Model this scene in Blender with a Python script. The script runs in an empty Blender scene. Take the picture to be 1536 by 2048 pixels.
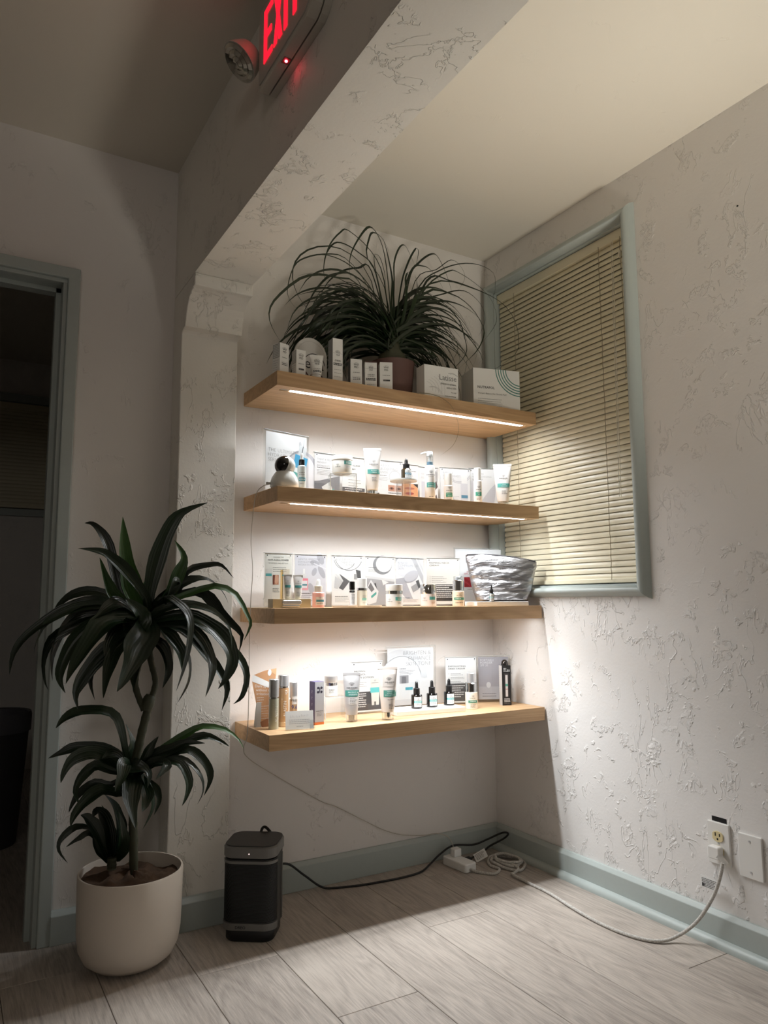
import bpy, bmesh, math, random
from mathutils import Vector, Matrix
random.seed(7)
sc = bpy.context.scene
COL = sc.collection
R = math.radians

# ------------------------------------------------------------------ camera, world, light, exposure
cam_d = bpy.data.cameras.new('camera')
cam = bpy.data.objects.new('camera', cam_d)
COL.objects.link(cam)
cam_d.sensor_fit = 'VERTICAL'
cam_d.sensor_height = 24.0
cam_d.lens = 24.0 * 1472.753 / 2048.0
cam_d.clip_start = 0.02
_rt = Vector((0.86041916, -0.50956484, -0.00474717))
_up = Vector((-0.05669094, -0.10497434, 0.99285776))
_fw = Vector((0.50642374, 0.85400472, 0.11920964))
cam.matrix_world = Matrix(((_rt.x, _up.x, -_fw.x, -1.91702), (_rt.y, _up.y, -_fw.y, -2.37409), (_rt.z, _up.z, -_fw.z, 0.95484), (0, 0, 0, 1)))
sc.camera = cam
sc.view_settings.view_transform = 'Standard'
sc.view_settings.look = 'None'
sc.view_settings.gamma = 1.0
sc.view_settings.use_curve_mapping = False
sc.view_settings.exposure = 0.12
world = bpy.data.worlds.new('world')
sc.world = world
world.use_nodes = True
world.node_tree.nodes['Background'].inputs[0].default_value = (0.02, 0.025, 0.035, 1)
world.node_tree.nodes['Background'].inputs[1].default_value = 0.05
LED_STRENGTH = 14.0      # the look of the diffuser
LED_WATTS = 4.2          # what each strip throws
LED_SPREAD = 152.0
LED_COLOR = (0.945, 0.975, 0.995)

def area_light(name, loc, target, size, size_y, power, color):
    d = bpy.data.lights.new(name, 'AREA')
    d.shape = 'RECTANGLE'; d.size = size; d.size_y = size_y; d.energy = power; d.color = color
    o = bpy.data.objects.new(name, d); COL.objects.link(o)
    o.location = loc
    o.rotation_euler = (Vector(target) - Vector(loc)).to_track_quat('-Z', 'Y').to_euler()
    return o
up = area_light('uplight', (-0.28, -2.50, 0.40), (-0.40, -1.15, 2.4), 0.4, 0.4, 4.1, (1.0, 0.94, 0.82))
up.data.spread = R(64)
area_light('room_lamp', (-3.2, -4.6, 2.1), (-1.6, 0.0, 0.9), 0.6, 0.6, 6.0, (1.0, 0.94, 0.86))

# ------------------------------------------------------------------ materials
def lin(c):
    c = c / 255.0
    return c / 12.92 if c <= 0.04045 else ((c + 0.055) / 1.055) ** 2.4
def rgb(*c): return (lin(c[0]), lin(c[1]), lin(c[2]), 1.0)
_mats = {}
def new_mat(name):
    m = bpy.data.materials.new(name); m.use_nodes = True
    nt = m.node_tree
    return m, nt, nt.nodes['Principled BSDF']
def N(nt, kind, **kw):
    n = nt.nodes.new(kind)
    for k, v in kw.items():
        if k.startswith('i_'): n.inputs[k[2:].replace('_', ' ')].default_value = v
        else: setattr(n, k, v)
    return n
def mat(name, c, rough=0.5, metal=0.0, spec=0.5, trans=0.0, coat=0.0, sheen=0.0, vary=0.0):
    if name in _mats: return _mats[name]
    m, nt, b = new_mat(name)
    b.inputs['Base Color'].default_value = rgb(*c)
    b.inputs['Roughness'].default_value = rough
    b.inputs['Metallic'].default_value = metal
    b.inputs['Specular IOR Level'].default_value = spec
    b.inputs['Transmission Weight'].default_value = trans
    b.inputs['Coat Weight'].default_value = coat
    if vary:
        t = N(nt, 'ShaderNodeTexCoord'); n = N(nt, 'ShaderNodeTexNoise', i_Scale=60.0, i_Detail=3.0)
        nt.links.new(t.outputs['Object'], n.inputs['Vector'])
        mx = N(nt, 'ShaderNodeMix', data_type='RGBA')
        a = rgb(*c); mx.inputs['A'].default_value = tuple(v * (1 - vary) for v in a[:3]) + (1,)
        mx.inputs['B'].default_value = tuple(min(1, v * (1 + vary)) for v in a[:3]) + (1,)
        nt.links.new(n.outputs['Fac'], mx.inputs['Factor']); nt.links.new(mx.outputs['Result'], b.inputs['Base Color'])
    _mats[name] = m
    return m
def emit(name, color, strength):
    m = bpy.data.materials.new(name); m.use_nodes = True
    nt = m.node_tree; nt.nodes.clear()
    o = N(nt, 'ShaderNodeOutputMaterial'); e = N(nt, 'ShaderNodeEmission')
    e.inputs[0].default_value = (*color, 1); e.inputs[1].default_value = strength
    nt.links.new(e.outputs[0], o.inputs[0])
    return m
def thin_clear(name, tint=(1, 1, 1), gloss=0.1, rough=0.02):
    # clear sheet plastic / glass: lets light straight through, mirrors a little at grazing angles
    m = bpy.data.materials.new(name); m.use_nodes = True
    nt = m.node_tree; nt.nodes.clear()
    o = N(nt, 'ShaderNodeOutputMaterial'); t = N(nt, 'ShaderNodeBsdfTransparent'); g = N(nt, 'ShaderNodeBsdfGlossy')
    t.inputs[0].default_value = (*tint, 1); g.inputs['Roughness'].default_value = rough
    lw = N(nt, 'ShaderNodeLayerWeight'); lw.inputs[0].default_value = 0.25
    mp = N(nt, 'ShaderNodeMath', operation='MULTIPLY_ADD'); mp.inputs[1].default_value = 0.32; mp.inputs[2].default_value = gloss * 0.3
    mx = N(nt, 'ShaderNodeMixShader')
    nt.links.new(lw.outputs['Fresnel'], mp.inputs[0]); nt.links.new(mp.outputs[0], mx.inputs[0])
    nt.links.new(t.outputs[0], mx.inputs[1]); nt.links.new(g.outputs[0], mx.inputs[2]); nt.links.new(mx.outputs[0], o.inputs[0])
    return m
def plaster(name, c, patches=0.5, depth=0.0034, strength=0.7):
    # trowelled plaster: torn ridges gathered in patches over a faintly wavy coat
    m, nt, b = new_mat(name)
    L = nt.links.new
    b.inputs['Base Color'].default_value = rgb(*c); b.inputs['Roughness'].default_value = 0.62
    b.inputs['Specular IOR Level'].default_value = 0.35
    t = N(nt, 'ShaderNodeTexCoord')
    def noise(scale, detail=3.0, dist=0.0, rough=0.5):
        n = N(nt, 'ShaderNodeTexNoise', i_Scale=scale, i_Detail=detail, i_Distortion=dist, i_Roughness=rough)
        L(t.outputs['Object'], n.inputs['Vector']); return n.outputs['Fac']
    def math_(op, a, bb=None, cc=None):
        n = N(nt, 'ShaderNodeMath', operation=op)
        for i, v in enumerate((a, bb, cc)):
            if v is None: continue
            if isinstance(v, (int, float)): n.inputs[i].default_value = v
            else: L(v, n.inputs[i])
        return n.outputs[0]
    def ramp(v, lo, hi):
        n = N(nt, 'ShaderNodeMapRange', interpolation_type='SMOOTHSTEP')
        n.inputs['From Min'].default_value = lo; n.inputs['From Max'].default_value = hi
        L(v, n.inputs['Value']); return n.outputs['Result']
    def streak(scale, sx, sz):
        mp = N(nt, 'ShaderNodeMapping'); mp.inputs['Scale'].default_value = (sx, sx, sz); mp.inputs['Rotation'].default_value = (0.5, 0.35, 0.2)
        L(t.outputs['Object'], mp.inputs['Vector'])
        n = N(nt, 'ShaderNodeTexNoise', i_Scale=scale, i_Detail=4.0, i_Distortion=0.4, i_Roughness=0.6); L(mp.outputs[0], n.inputs['Vector']); return n.outputs['Fac']
    p = 0.10 * (1 - patches)
    mask = math_('MULTIPLY', ramp(noise(16.0, 3.0, 0.6), 0.53 + p, 0.60 + p), ramp(noise(3.4, 2.0), 0.42 + p, 0.52 + p))
    mask2 = ramp(noise(4.6, 3.0, 0.5), 0.50 + p, 0.58 + p)
    torn = ramp(noise(58.0, 4.0, 0.6, 0.6), 0.47, 0.55)              # small torn flakes
    ridge = math_('SUBTRACT', 1.0, ramp(math_('ABSOLUTE', math_('SUBTRACT', streak(12.0, 1.0, 0.5), 0.5)), 0.0, 0.014))
    fine = noise(110.0, 3.0, 0.2)
    h = math_('MULTIPLY', torn, mask)
    h = math_('ADD', h, math_('MULTIPLY', math_('MULTIPLY', ridge, mask2), 0.75))
    h = math_('ADD', h, math_('MULTIPLY', fine, 0.16))
    h = math_('ADD', h, math_('MULTIPLY', noise(6.0, 3.0), 1.1))
    bp = N(nt, 'ShaderNodeBump'); bp.inputs['Strength'].default_value = strength; bp.inputs['Distance'].default_value = depth
    L(h, bp.inputs['Height']); L(bp.outputs[0], b.inputs['Normal'])
    return m
def wood(name, light, dark, axis='X', scale=1.0, rough=0.45, per_object=True, contrast=1.0, bump=0.15, fine=1.0):
    m, nt, b = new_mat(name); L = nt.links.new
    t = N(nt, 'ShaderNodeTexCoord'); oi = N(nt, 'ShaderNodeObjectInfo')
    add = N(nt, 'ShaderNodeVectorMath', operation='ADD'); L(t.outputs['Object'], add.inputs[0])
    if per_object:
        sc_ = N(nt, 'ShaderNodeMath', operation='MULTIPLY'); sc_.inputs[1].default_value = 37.0
        L(oi.outputs['Random'], sc_.inputs[0])
        cb = N(nt, 'ShaderNodeCombineXYZ')
        for i in range(3): L(sc_.outputs[0], cb.inputs[i])
        L(cb.outputs[0], add.inputs[1])
    def mapped(along, across):
        mp = N(nt, 'ShaderNodeMapping'); s = (along, across, across) if axis == 'X' else (across, along, across)
        mp.inputs['Scale'].default_value = tuple(v * scale for v in s); L(add.outputs[0], mp.inputs['Vector']); return mp.outputs[0]
    n1 = N(nt, 'ShaderNodeTexNoise', i_Scale=1.0, i_Detail=2.0, i_Distortion=0.6); L(mapped(1.3, 8.0), n1.inputs['Vector'])
    rings = N(nt, 'ShaderNodeMath', operation='MULTIPLY'); rings.inputs[1].default_value = 24.0; L(n1.outputs['Fac'], rings.inputs[0])
    fr = N(nt, 'ShaderNodeMath', operation='PINGPONG'); fr.inputs[1].default_value = 1.0; L(rings.outputs[0], fr.inputs[0])
    n2 = N(nt, 'ShaderNodeTexNoise', i_Scale=1.0, i_Detail=6.0, i_Roughness=0.7); L(mapped(7.0 * fine, 150.0 * fine), n2.inputs['Vector'])
    n3 = N(nt, 'ShaderNodeTexNoise', i_Scale=1.0, i_Detail=2.0); L(mapped(1.2, 5.0), n3.inputs['Vector'])
    mixa = N(nt, 'ShaderNodeMath', operation='MULTIPLY_ADD'); mixa.inputs[1].default_value = (0.22 if fine == 1.0 else 0.15) * contrast; L(fr.outputs[0], mixa.inputs[0])
    mixb = N(nt, 'ShaderNodeMath', operation='MULTIPLY_ADD'); mixb.inputs[1].default_value = (0.55 if fine == 1.0 else 0.95) * contrast; mixb.inputs[2].default_value = -0.1 if fine == 1.0 else -0.44; L(n2.outputs['Fac'], mixb.inputs[0])
    L(mixb.outputs[0], mixa.inputs[2])
    mixc = N(nt, 'ShaderNodeMath', operation='MULTIPLY_ADD'); mixc.inputs[1].default_value = 0.5 if fine == 1.0 else 0.75; L(n3.outputs['Fac'], mixc.inputs[0]); L(mixa.outputs[0], mixc.inputs[2])
    cr = N(nt, 'ShaderNodeMix', data_type='RGBA'); cr.inputs['A'].default_value = rgb(*dark); cr.inputs['B'].default_value = rgb(*light)
    cr.clamp_factor = True
    L(mixc.outputs[0], cr.inputs['Factor']); L(cr.outputs['Result'], b.inputs['Base Color'])
    b.inputs['Roughness'].default_value = rough
    bp = N(nt, 'ShaderNodeBump'); bp.inputs['Strength'].default_value = bump; bp.inputs['Distance'].default_value = 0.001
    L(mixa.outputs[0], bp.inputs['Height']); L(bp.outputs[0], b.inputs['Normal'])
    return m
def leaf_mat(name, a, bcol):
    m, nt, b = new_mat(name); L = nt.links.new
    t = N(nt, 'ShaderNodeTexCoord'); n = N(nt, 'ShaderNodeTexNoise', i_Scale=14.0, i_Detail=2.0); L(t.outputs['Object'], n.inputs['Vector'])
    oi = N(nt, 'ShaderNodeObjectInfo')
    ad = N(nt, 'ShaderNodeMath', operation='MULTIPLY_ADD'); ad.inputs[1].default_value = 0.5; L(n.outputs['Fac'], ad.inputs[0]); L(oi.outputs['Random'], ad.inputs[2])
    mu = N(nt, 'ShaderNodeMath', operation='MULTIPLY'); mu.inputs[1].default_value = 0.66; L(ad.outputs[0], mu.inputs[0])
    mx = N(nt, 'ShaderNodeMix', data_type='RGBA'); mx.inputs['A'].default_value = rgb(*a); mx.inputs['B'].default_value = rgb(*bcol)
    L(mu.outputs[0], mx.inputs['Factor']); L(mx.outputs['Result'], b.inputs['Base Color'])
    b.inputs['Roughness'].default_value = 0.33; b.inputs['Specular IOR Level'].default_value = 0.5
    at = N(nt, 'ShaderNodeAttribute', attribute_name='across')       # lengthwise ribs of the blade
    wv = N(nt, 'ShaderNodeMath', operation='MULTIPLY'); wv.inputs[1].default_value = 22.0; L(at.outputs['Fac'], wv.inputs[0])
    sn = N(nt, 'ShaderNodeMath', operation='SINE'); L(wv.outputs[0], sn.inputs[0])
    bp = N(nt, 'ShaderNodeBump'); bp.inputs['Strength'].default_value = 0.16; bp.inputs['Distance'].default_value = 0.001
    L(sn.outputs[0], bp.inputs['Height']); L(bp.outputs[0], b.inputs['Normal'])
    return m

WALL = plaster('plaster_white', (237, 233, 229), patches=0.35, strength=0.55)
WALL_R = plaster('plaster_white_rough', (236, 233, 230), patches=0.9, strength=0.7)
WALL_B = plaster('plaster_white_beam', (236, 232, 224), patches=0.85, strength=0.75)
CEIL = plaster('plaster_ceiling', (226, 220, 208), patches=0.05, strength=0.3)
SAGE = mat('sage_grey_paint', (178, 187, 184), 0.42, vary=0.03)
FLOORM = wood('grey_oak_laminate', (192, 182, 172), (100, 90, 84), 'Y', 1.0, 0.5, contrast=1.5, fine=1.6)
OAK = wood('oak_veneer', (222, 186, 142), (158, 118, 82), 'X', 1.0, 0.5, contrast=1.25)
CLEAR = thin_clear('clear_acrylic', (0.97, 0.98, 0.98), 0.10)
CLEARC = thin_clear('clear_cap', (0.90, 0.92, 0.93), 0.22)
WHITE = mat('white_plastic', (238, 238, 236), 0.35)
WHITEP = mat('white_card', (240, 240, 238), 0.6)
CHROME = mat('chrome', (225, 225, 225), 0.12, 1.0)
SILVER = mat('brushed_silver', (214, 215, 217), 0.36, 0.8)
BLACK = mat('black_plastic', (22, 22, 23), 0.35)
GLOSSB = mat('black_gloss', (10, 10, 11), 0.06, coat=0.6)
PEARL = mat('pearl_tube', (226, 224, 222), 0.32)
TEAL = (92, 178, 172)
GREY = (120, 120, 120)
DGREY = (70, 70, 72)
INKB = (40, 40, 42)

# ------------------------------------------------------------------ geometry helpers
class MB:
    def __init__(s): s.v = []; s.f = []; s.mi = []; s.mats = []; s.across = None
    def midx(s, m):
        if m not in s.mats: s.mats.append(m)
        return s.mats.index(m)
    def add(s, verts, faces, m):
        o = len(s.v); k = s.midx(m)
        s.v += [tuple(v) for v in verts]
        for f in faces: s.f.append(tuple(i + o for i in f)); s.mi.append(k)
        return s
    def box(s, x0, x1, y0, y1, z0, z1, m):
        v = [(x0, y0, z0), (x1, y0, z0), (x1, y1, z0), (x0, y1, z0), (x0, y0, z1), (x1, y0, z1), (x1, y1, z1), (x0, y1, z1)]
        return s.add(v, [(0, 3, 2, 1), (4, 5, 6, 7), (0, 1, 5, 4), (1, 2, 6, 5), (2, 3, 7, 6), (3, 0, 4, 7)], m)
    def lathe(s, prof, m, n=24, cx=0, cy=0, axis='Z'):
        v = []; f = []
        for r, z in prof:
            for i in range(n):
                a = 2 * math.pi * i / n
                p = (cx + r * math.cos(a), cy + r * math.sin(a), z)
                v.append(p)
        k = len(prof)
        for j in range(k - 1):
            for i in range(n):
                a, b2 = j * n + i, j * n + (i + 1) % n
                f.append((a, b2, b2 + n, a + n))
        if prof[0][0] > 1e-6: f.append(tuple(range(n - 1, -1, -1)))
        if prof[-1][0] > 1e-6: f.append(tuple((k - 1) * n + i for i in range(n)))
        return s.add(v, f, m)
    def tube(s, pts, r, m, n=8, cap=True):
        pts = [Vector(p) for p in pts]; v = []; f = []
        up = Vector((0.13, 0.31, 0.94)).normalized(); prev = None
        for i, p in enumerate(pts):
            t = (pts[min(i + 1, len(pts) - 1)] - pts[max(i - 1, 0)]).normalized()
            if prev is None:
                a = t.cross(up); a = a.normalized() if a.length > 1e-5 else t.orthogonal().normalized()
            else:
                a = (prev - t * prev.dot(t)); a = a.normalized() if a.length > 1e-6 else t.orthogonal().normalized()
            prev = a; b2 = t.cross(a)
            rr = r[i] if isinstance(r, (list, tuple)) else r
            for k in range(n):
                an = 2 * math.pi * k / n
                v.append(p + a * (rr * math.cos(an)) + b2 * (rr * math.sin(an)))
        for j in range(len(pts) - 1):
            for k in range(n):
                a1, b1 = j * n + k, j * n + (k + 1) % n
                f.append((a1, b1, b1 + n, a1 + n))
        if cap: f.append(tuple(range(n - 1, -1, -1))); f.append(tuple((len(pts) - 1) * n + k for k in range(n)))
        return s.add(v, f, m)
    def prism_x(s, poly, x0, x1, m):          # polygon of (y, z) swept along x
        n = len(poly)
        v = [(x0, y, z) for y, z in poly] + [(x1, y, z) for y, z in poly]
        f = [tuple(range(n - 1, -1, -1)), tuple(range(n, 2 * n))] + [(i, (i + 1) % n, n + (i + 1) % n, n + i) for i in range(n)]
        return s.add(v, f, m)
    def prism_y(s, poly, y0, y1, m):          # polygon of (x, z) swept along y
        n = len(poly)
        v = [(x, y0, z) for x, z in poly] + [(x, y1, z) for x, z in poly]
        f = [tuple(range(n)), tuple(range(2 * n - 1, n - 1, -1))] + [((i + 1) % n, i, n + i, n + (i + 1) % n) for i in range(n)]
        return s.add(v, f, m)
    def prism_z(s, poly, z0, z1, m):          # polygon of (x, y) swept along z
        n = len(poly)
        v = [(x, y, z0) for x, y in poly] + [(x, y, z1) for x, y in poly]
        f = [tuple(range(n - 1, -1, -1)), tuple(range(n, 2 * n))] + [(i, (i + 1) % n, n + (i + 1) % n, n + i) for i in range(n)]
        return s.add(v, f, m)
    def loft(s, rings, m, closed=True, caps=True):
        n = len(rings[0]); v = [p for r in rings for p in r]; f = []
        for j in range(len(rings) - 1):
            for k in range(n if closed else n - 1):
                a, b2 = j * n + k, j * n + (k + 1) % n
                f.append((a, b2, b2 + n, a + n))
        if closed and caps: f.append(tuple(range(n - 1, -1, -1))); f.append(tuple((len(rings) - 1) * n + k for k in range(n)))
        return s.add(v, f, m)
    def mesh(s, name, smooth=None):
        me = bpy.data.meshes.new(name); me.from_pydata(s.v, [], s.f)
        for m in s.mats: me.materials.append(m)
        me.polygons.foreach_set('material_index', s.mi)
        if smooth is not None:
            me.polygons.foreach_set('use_smooth', [True] * len(s.f)); me.set_sharp_from_angle(angle=R(smooth))
        if s.across:
            me.attributes.new('across', 'FLOAT', 'POINT').data.foreach_set('value', s.across)
        me.update()
        return me
    def build(s, name, parent=None, smooth=None, bevel=0.0, loc=None, rotz=0.0, kind=None):
        o = bpy.data.objects.new(name, s.mesh(name, smooth)); COL.objects.link(o)
        if parent: o.parent = parent
        if loc: o.location = loc
        if rotz: o.rotation_euler.z = R(rotz)
        if bevel:
            b = o.modifiers.new('bevel', 'BEVEL'); b.width = bevel; b.segments = 2; b.limit_method = 'ANGLE'
        if kind: o['kind'] = kind
        return o
def tag(o, label, cat, group=None):
    o['label'] = label; o['category'] = cat
    if group: o['group'] = group
    return o
def thing(name, label, cat, loc=(0, 0, 0), rotz=0.0, group=None):
    o = bpy.data.objects.new(name, None); COL.objects.link(o)
    o.empty_display_size = 0.05; o.location = loc; o.rotation_euler.z = R(rotz)
    return tag(o, label, cat, group)
def structure(o): o['kind'] = 'structure'; return o
def smooth_path(pts, k=8):
    P = [Vector(p) for p in pts]; out = []
    for i in range(len(P) - 1):
        a, b, c, d = P[max(i - 1, 0)], P[i], P[i + 1], P[min(i + 2, len(P) - 1)]
        for j in range(k):
            t = j / k
            out.append(0.5 * (2 * b + (c - a) * t + (2 * a - 5 * b + 4 * c - d) * t * t + (3 * b - a - 3 * c + d) * t ** 3))
    out.append(P[-1]); return out
def rrect(x0, x1, y0, y1, r, n=5):
    out = []
    for cx, cy, a0 in ((x1 - r, y1 - r, 0), (x0 + r, y1 - r, 90), (x0 + r, y0 + r, 180), (x1 - r, y0 + r, 270)):
        for i in range(n + 1):
            a = R(a0 + 90 * i / n); out.append((cx + r * math.cos(a), cy + r * math.sin(a)))
    return out

# flat print: ink shapes and lettering laid on a surface
_txt = {}
def glyphs(body, thin):
    key = (body, thin)
    if key not in _txt:
        cu = bpy.data.curves.new('lettering', 'FONT'); cu.body = body; cu.size = 1.0; cu.resolution_u = 2
        cu.offset = thin
        o = bpy.data.objects.new('lettering', cu); COL.objects.link(o)
        me = o.to_mesh()
        vs = [(v.co.x, v.co.y) for v in me.vertices]; fs = [tuple(p.vertices) for p in me.polygons]
        o.to_mesh_clear(); bpy.data.objects.remove(o); bpy.data.curves.remove(cu)
        x0 = min(v[0] for v in vs); x1 = max(v[0] for v in vs)
        _txt[key] = ([(x - x0, y) for x, y in vs], fs, x1 - x0)
    return _txt[key]
def ink(c, rough=0.55):
    c = [int(v * 0.93) for v in c]                                   # printed stock is never quite white
    return mat('ink_%d_%d_%d' % tuple(c), c, rough)
class Ink(MB):
    def __init__(s, fn=None):
        super().__init__(); s.fn = fn or (lambda x, z, e: (x, -e, z)); s.curved = fn is not None
    def put(s, pts, faces, c, layer):
        e = 0.00025 + 0.0002 * layer
        return s.add([s.fn(x, z, e) for x, z in pts], faces, c if not isinstance(c, tuple) else ink(c))
    def poly(s, pts, c, layer=0): return s.put(pts, [tuple(range(len(pts)))], c, layer)
    def rect(s, x0, z0, x1, z1, c, layer=0):
        n = 10 if s.curved and x1 - x0 > 0.004 else 1
        k = 6 if s.curved and z1 - z0 > 0.012 else 1
        pts = [(x0 + (x1 - x0) * i / n, z0 + (z1 - z0) * j / k) for j in range(k + 1) for i in range(n + 1)]
        return s.put(pts, [(j * (n + 1) + i, j * (n + 1) + i + 1, (j + 1) * (n + 1) + i + 1, (j + 1) * (n + 1) + i) for j in range(k) for i in range(n)], c, layer)
    def ell(s, cx, cz, rx, rz, c, layer=0, n=24, rot=0):
        ca, sa = math.cos(R(rot)), math.sin(R(rot)); pts = []
        for i in range(n):
            a = 2 * math.pi * i / n; x, z = rx * math.cos(a), rz * math.sin(a)
            pts.append((cx + x * ca - z * sa, cz + x * sa + z * ca))
        return s.poly(pts, c, layer)
    def arc(s, cx, cz, r0, r1, a0, a1, c, layer=0, n=24, clip=None):
        pts = []
        for i in range(n + 1):
            a = R(a0 + (a1 - a0) * i / n)
            for r in (r0, r1):
                x, z = cx + r * math.cos(a), cz + r * math.sin(a)
                if clip: x = min(max(x, clip[0]), clip[2]); z = min(max(z, clip[1]), clip[3])
                pts.append((x, z))
        return s.put(pts, [(2 * i, 2 * i + 1, 2 * i + 3, 2 * i + 2) for i in range(n)], c, layer)
    def text(s, body, x, z, size, c=INKB, align='L', layer=3, thin=0.0, sx=1.0, rot=0, width=None):
        vs, fs, w = glyphs(body, thin)
        if width: sx = width / (w * size)
        w *= size * sx; dx = {'L': 0, 'C': -w / 2, 'R': -w}[align]
        ca, sa = math.cos(R(rot)), math.sin(R(rot)); pts = []
        for u, v in vs:
            a, b = u * size * sx + dx, v * size
            pts.append((x + a * ca - b * sa, z + a * sa + b * ca))
        return s.put(pts, fs, c, layer)
    def bars(s, x0, x1, z, n, pitch, c=GREY, h=0.001, layer=2, seed=1, full=False):
        rr = random.Random(seed)
        for i in range(n):
            x = x0; end = x1 - (0 if full else rr.random() * 0.3 * (x1 - x0))
            while x < end - 0.0012:
                w = min(rr.uniform(0.003, 0.008), end - x)
                s.rect(x, z - i * pitch, x + w, z - i * pitch + h, c, layer); x += w + 0.0011
        return s
    def lotus(s, cx, cz, r, c=(150, 150, 150), layer=2):
        for a in (-50, -25, 0, 25, 50):
            ca, sa = math.cos(R(90 + a)), math.sin(R(90 + a)); q = []
            for t, w in ((0, 0), (.35, .16), (.7, .17), (1, 0), (.7, -.17), (.35, -.16)):
                q.append((cx + r * (t * ca - w * sa), cz + r * (t * sa + w * ca)))
            for i in range(6):
                p0, p1 = q[i], q[(i + 1) % 6]; d = Vector((p1[0] - p0[0], p1[1] - p0[1])); nrm = Vector((-d.y, d.x)).normalized() * r * 0.035
                s.poly([(p0[0] - nrm.x, p0[1] - nrm.y), (p1[0] - nrm.x, p1[1] - nrm.y), (p1[0] + nrm.x, p1[1] + nrm.y), (p0[0] + nrm.x, p0[1] + nrm.y)], c, layer)
        return s
    def done(s, name, parent, y=0.0):
        if not s.v: return None
        return s.build(name, parent, loc=(0, y, 0) if y else None)

# ------------------------------------------------------------------ room shell
H = 2.40
XPL, XPR, YP, ZB = -1.315, -1.129, -0.100, 1.955      # pilaster left / right / front, beam underside
X0, Y0, Y2 = -5.2, -5.6, 2.45                          # far left, behind the camera, end of the dark room
DX0, DX1, DZ = -2.46, -1.645, 1.945                    # door opening
floor = structure(MB().box(X0, 0.15, Y0, Y2, -0.06, -0.0085, mat('floor_gap', (38, 34, 32), 0.8)).build('floor'))
joints = {0: -1.017, 2: -0.463, 4: -0.747, 5: -0.394, 1: -1.35, 3: -1.13, 6: -0.93, 7: -0.2}
edges = [0.0, -0.1965] + [-0.1965 - 0.2215 * k for k in range(1, 24)]
for k in range(24):
    xa, xb = edges[k + 1], edges[k]
    if xb < X0: break
    yend = Y2 if k >= 4 else 0.0
    y = joints.get(k, -random.random() * 1.2)
    while y > Y0: y -= 1.22
    while y < yend:
        ya, yb = max(y, Y0), min(y + 1.22, yend); y += 1.22
        if yb - ya < 0.01: continue
        cx, cy = (xa + xb) / 2, (ya + yb) / 2; g = 0.0007; c = 0.0009
        hx, hy = (xb - xa) / 2 - g, (yb - ya) / 2 - g
        m = MB(); rings = []
        for dx, z in ((0, -0.008), (0, -c), (c, 0.0)):
            rings.append([(-hx + dx, -hy + dx, z), (hx - dx, -hy + dx, z), (hx - dx, hy - dx, z), (-hx + dx, hy - dx, z)])
        m.loft(rings, FLOORM).build('plank', floor, loc=(cx, cy, 0))
# back wall with the doorway in it
m = MB()
for a, b, z0, z1 in ((X0, DX0, 0, H), (DX1, 0.12, 0, H), (DX0, DX1, DZ, H)): m.box(a, b, 0.0, 0.12, z0, z1, WALL)
structure(m.build('wall_back'))
# right wall with the window opening
WY0, WY1, WZ0, WZ1 = -0.752, -0.050, 1.000, 2.238
m = MB()
for a, b, z0, z1 in ((Y0, WY0, 0, H), (WY1, 0.0, 0, H), (WY0, WY1, 0, WZ0), (WY0, WY1, WZ1, H)): m.box(0.0, 0.12, a, b, z0, z1, WALL_R)
structure(m.build('wall_right'))
structure(MB().box(X0 - 0.12, X0, Y0, Y2, 0, H, WALL).build('wall_left'))
structure(MB().box(X0 - 0.12, 0.12, Y0 - 0.12, Y0, 0, H, WALL).build('wall_front'))
structure(MB().box(X0 - 0.12, 0.12, Y2, Y2 + 0.1, 0, H, WALL).build('wall_far'))
structure(MB().box(-0.9, -0.8, 0.12, Y2, 0, H, WALL).build('wall_inner'))
structure(MB().box(X0 - 0.12, 0.12, Y0 - 0.12, Y2 + 0.1, H, H + 0.1, CEIL).build('ceiling'))
# beam, pilaster and its stepped concave corbel
structure(MB().box(XPL, XPR, Y0, 0.0, ZB, H, WALL_B).build('ceiling_beam'))
prof = [(0.0, 0.0), (YP, 0.0), (YP, 1.806), (-0.112, 1.812), (-0.139, 1.816)]
for i in range(9):
    t = i / 8 * math.pi / 2
    prof.append((-0.139 - 0.092 * (1 - math.cos(t)), 1.816 + 0.10 * math.sin(t)))
prof += [(-0.234, 1.917), (-0.234, ZB), (0.0, ZB)]
structure(MB().prism_x(prof, XPL, XPR, WALL_B).build('wall_pilaster', bevel=0.004))

def skirting(name, a, b, axis, off=0.0, shoe=False, t=0.018, h=0.09):
    # profile (out, up); axis 'x' runs along x against y=off, axis 'y' runs along y against x=off
    prof = [(0, 0), (t, 0), (t, h * 0.86), (t * 0.45, h), (0, h)]
    def sweep(p):
        n = len(p); v = []
        for q in (a, b):
            for o, z in p: v.append((q, off - o, z) if axis == 'x' else (off - o, q, z))
        return v, [tuple(range(n)), tuple(range(2 * n - 1, n - 1, -1))] + [(i, n + i, n + (i + 1) % n, (i + 1) % n) for i in range(n)]
    o = structure(MB().add(*sweep(prof), SAGE).build(name, bevel=0.0015))
    if shoe:
        r = 0.02; q = [(t, 0), (t + r, 0)] + [(t + r * math.cos(R(x)), 0.002 + r * math.sin(R(x))) for x in (10, 30, 50, 70, 90)]
        MB().add(*sweep(q), SAGE).build('shoe_moulding', o, smooth=50)
    return o
skirting('baseboard_back', XPR, 0.0, 'x')
skirting('baseboard_right', Y0, -0.018, 'y', shoe=True)
skirting('baseboard_pilaster', XPL - 0.02, XPR, 'x', YP, t=0.026, shoe=False)
skirting('baseboard_door', -1.612, XPL, 'x', t=0.022)

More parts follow.
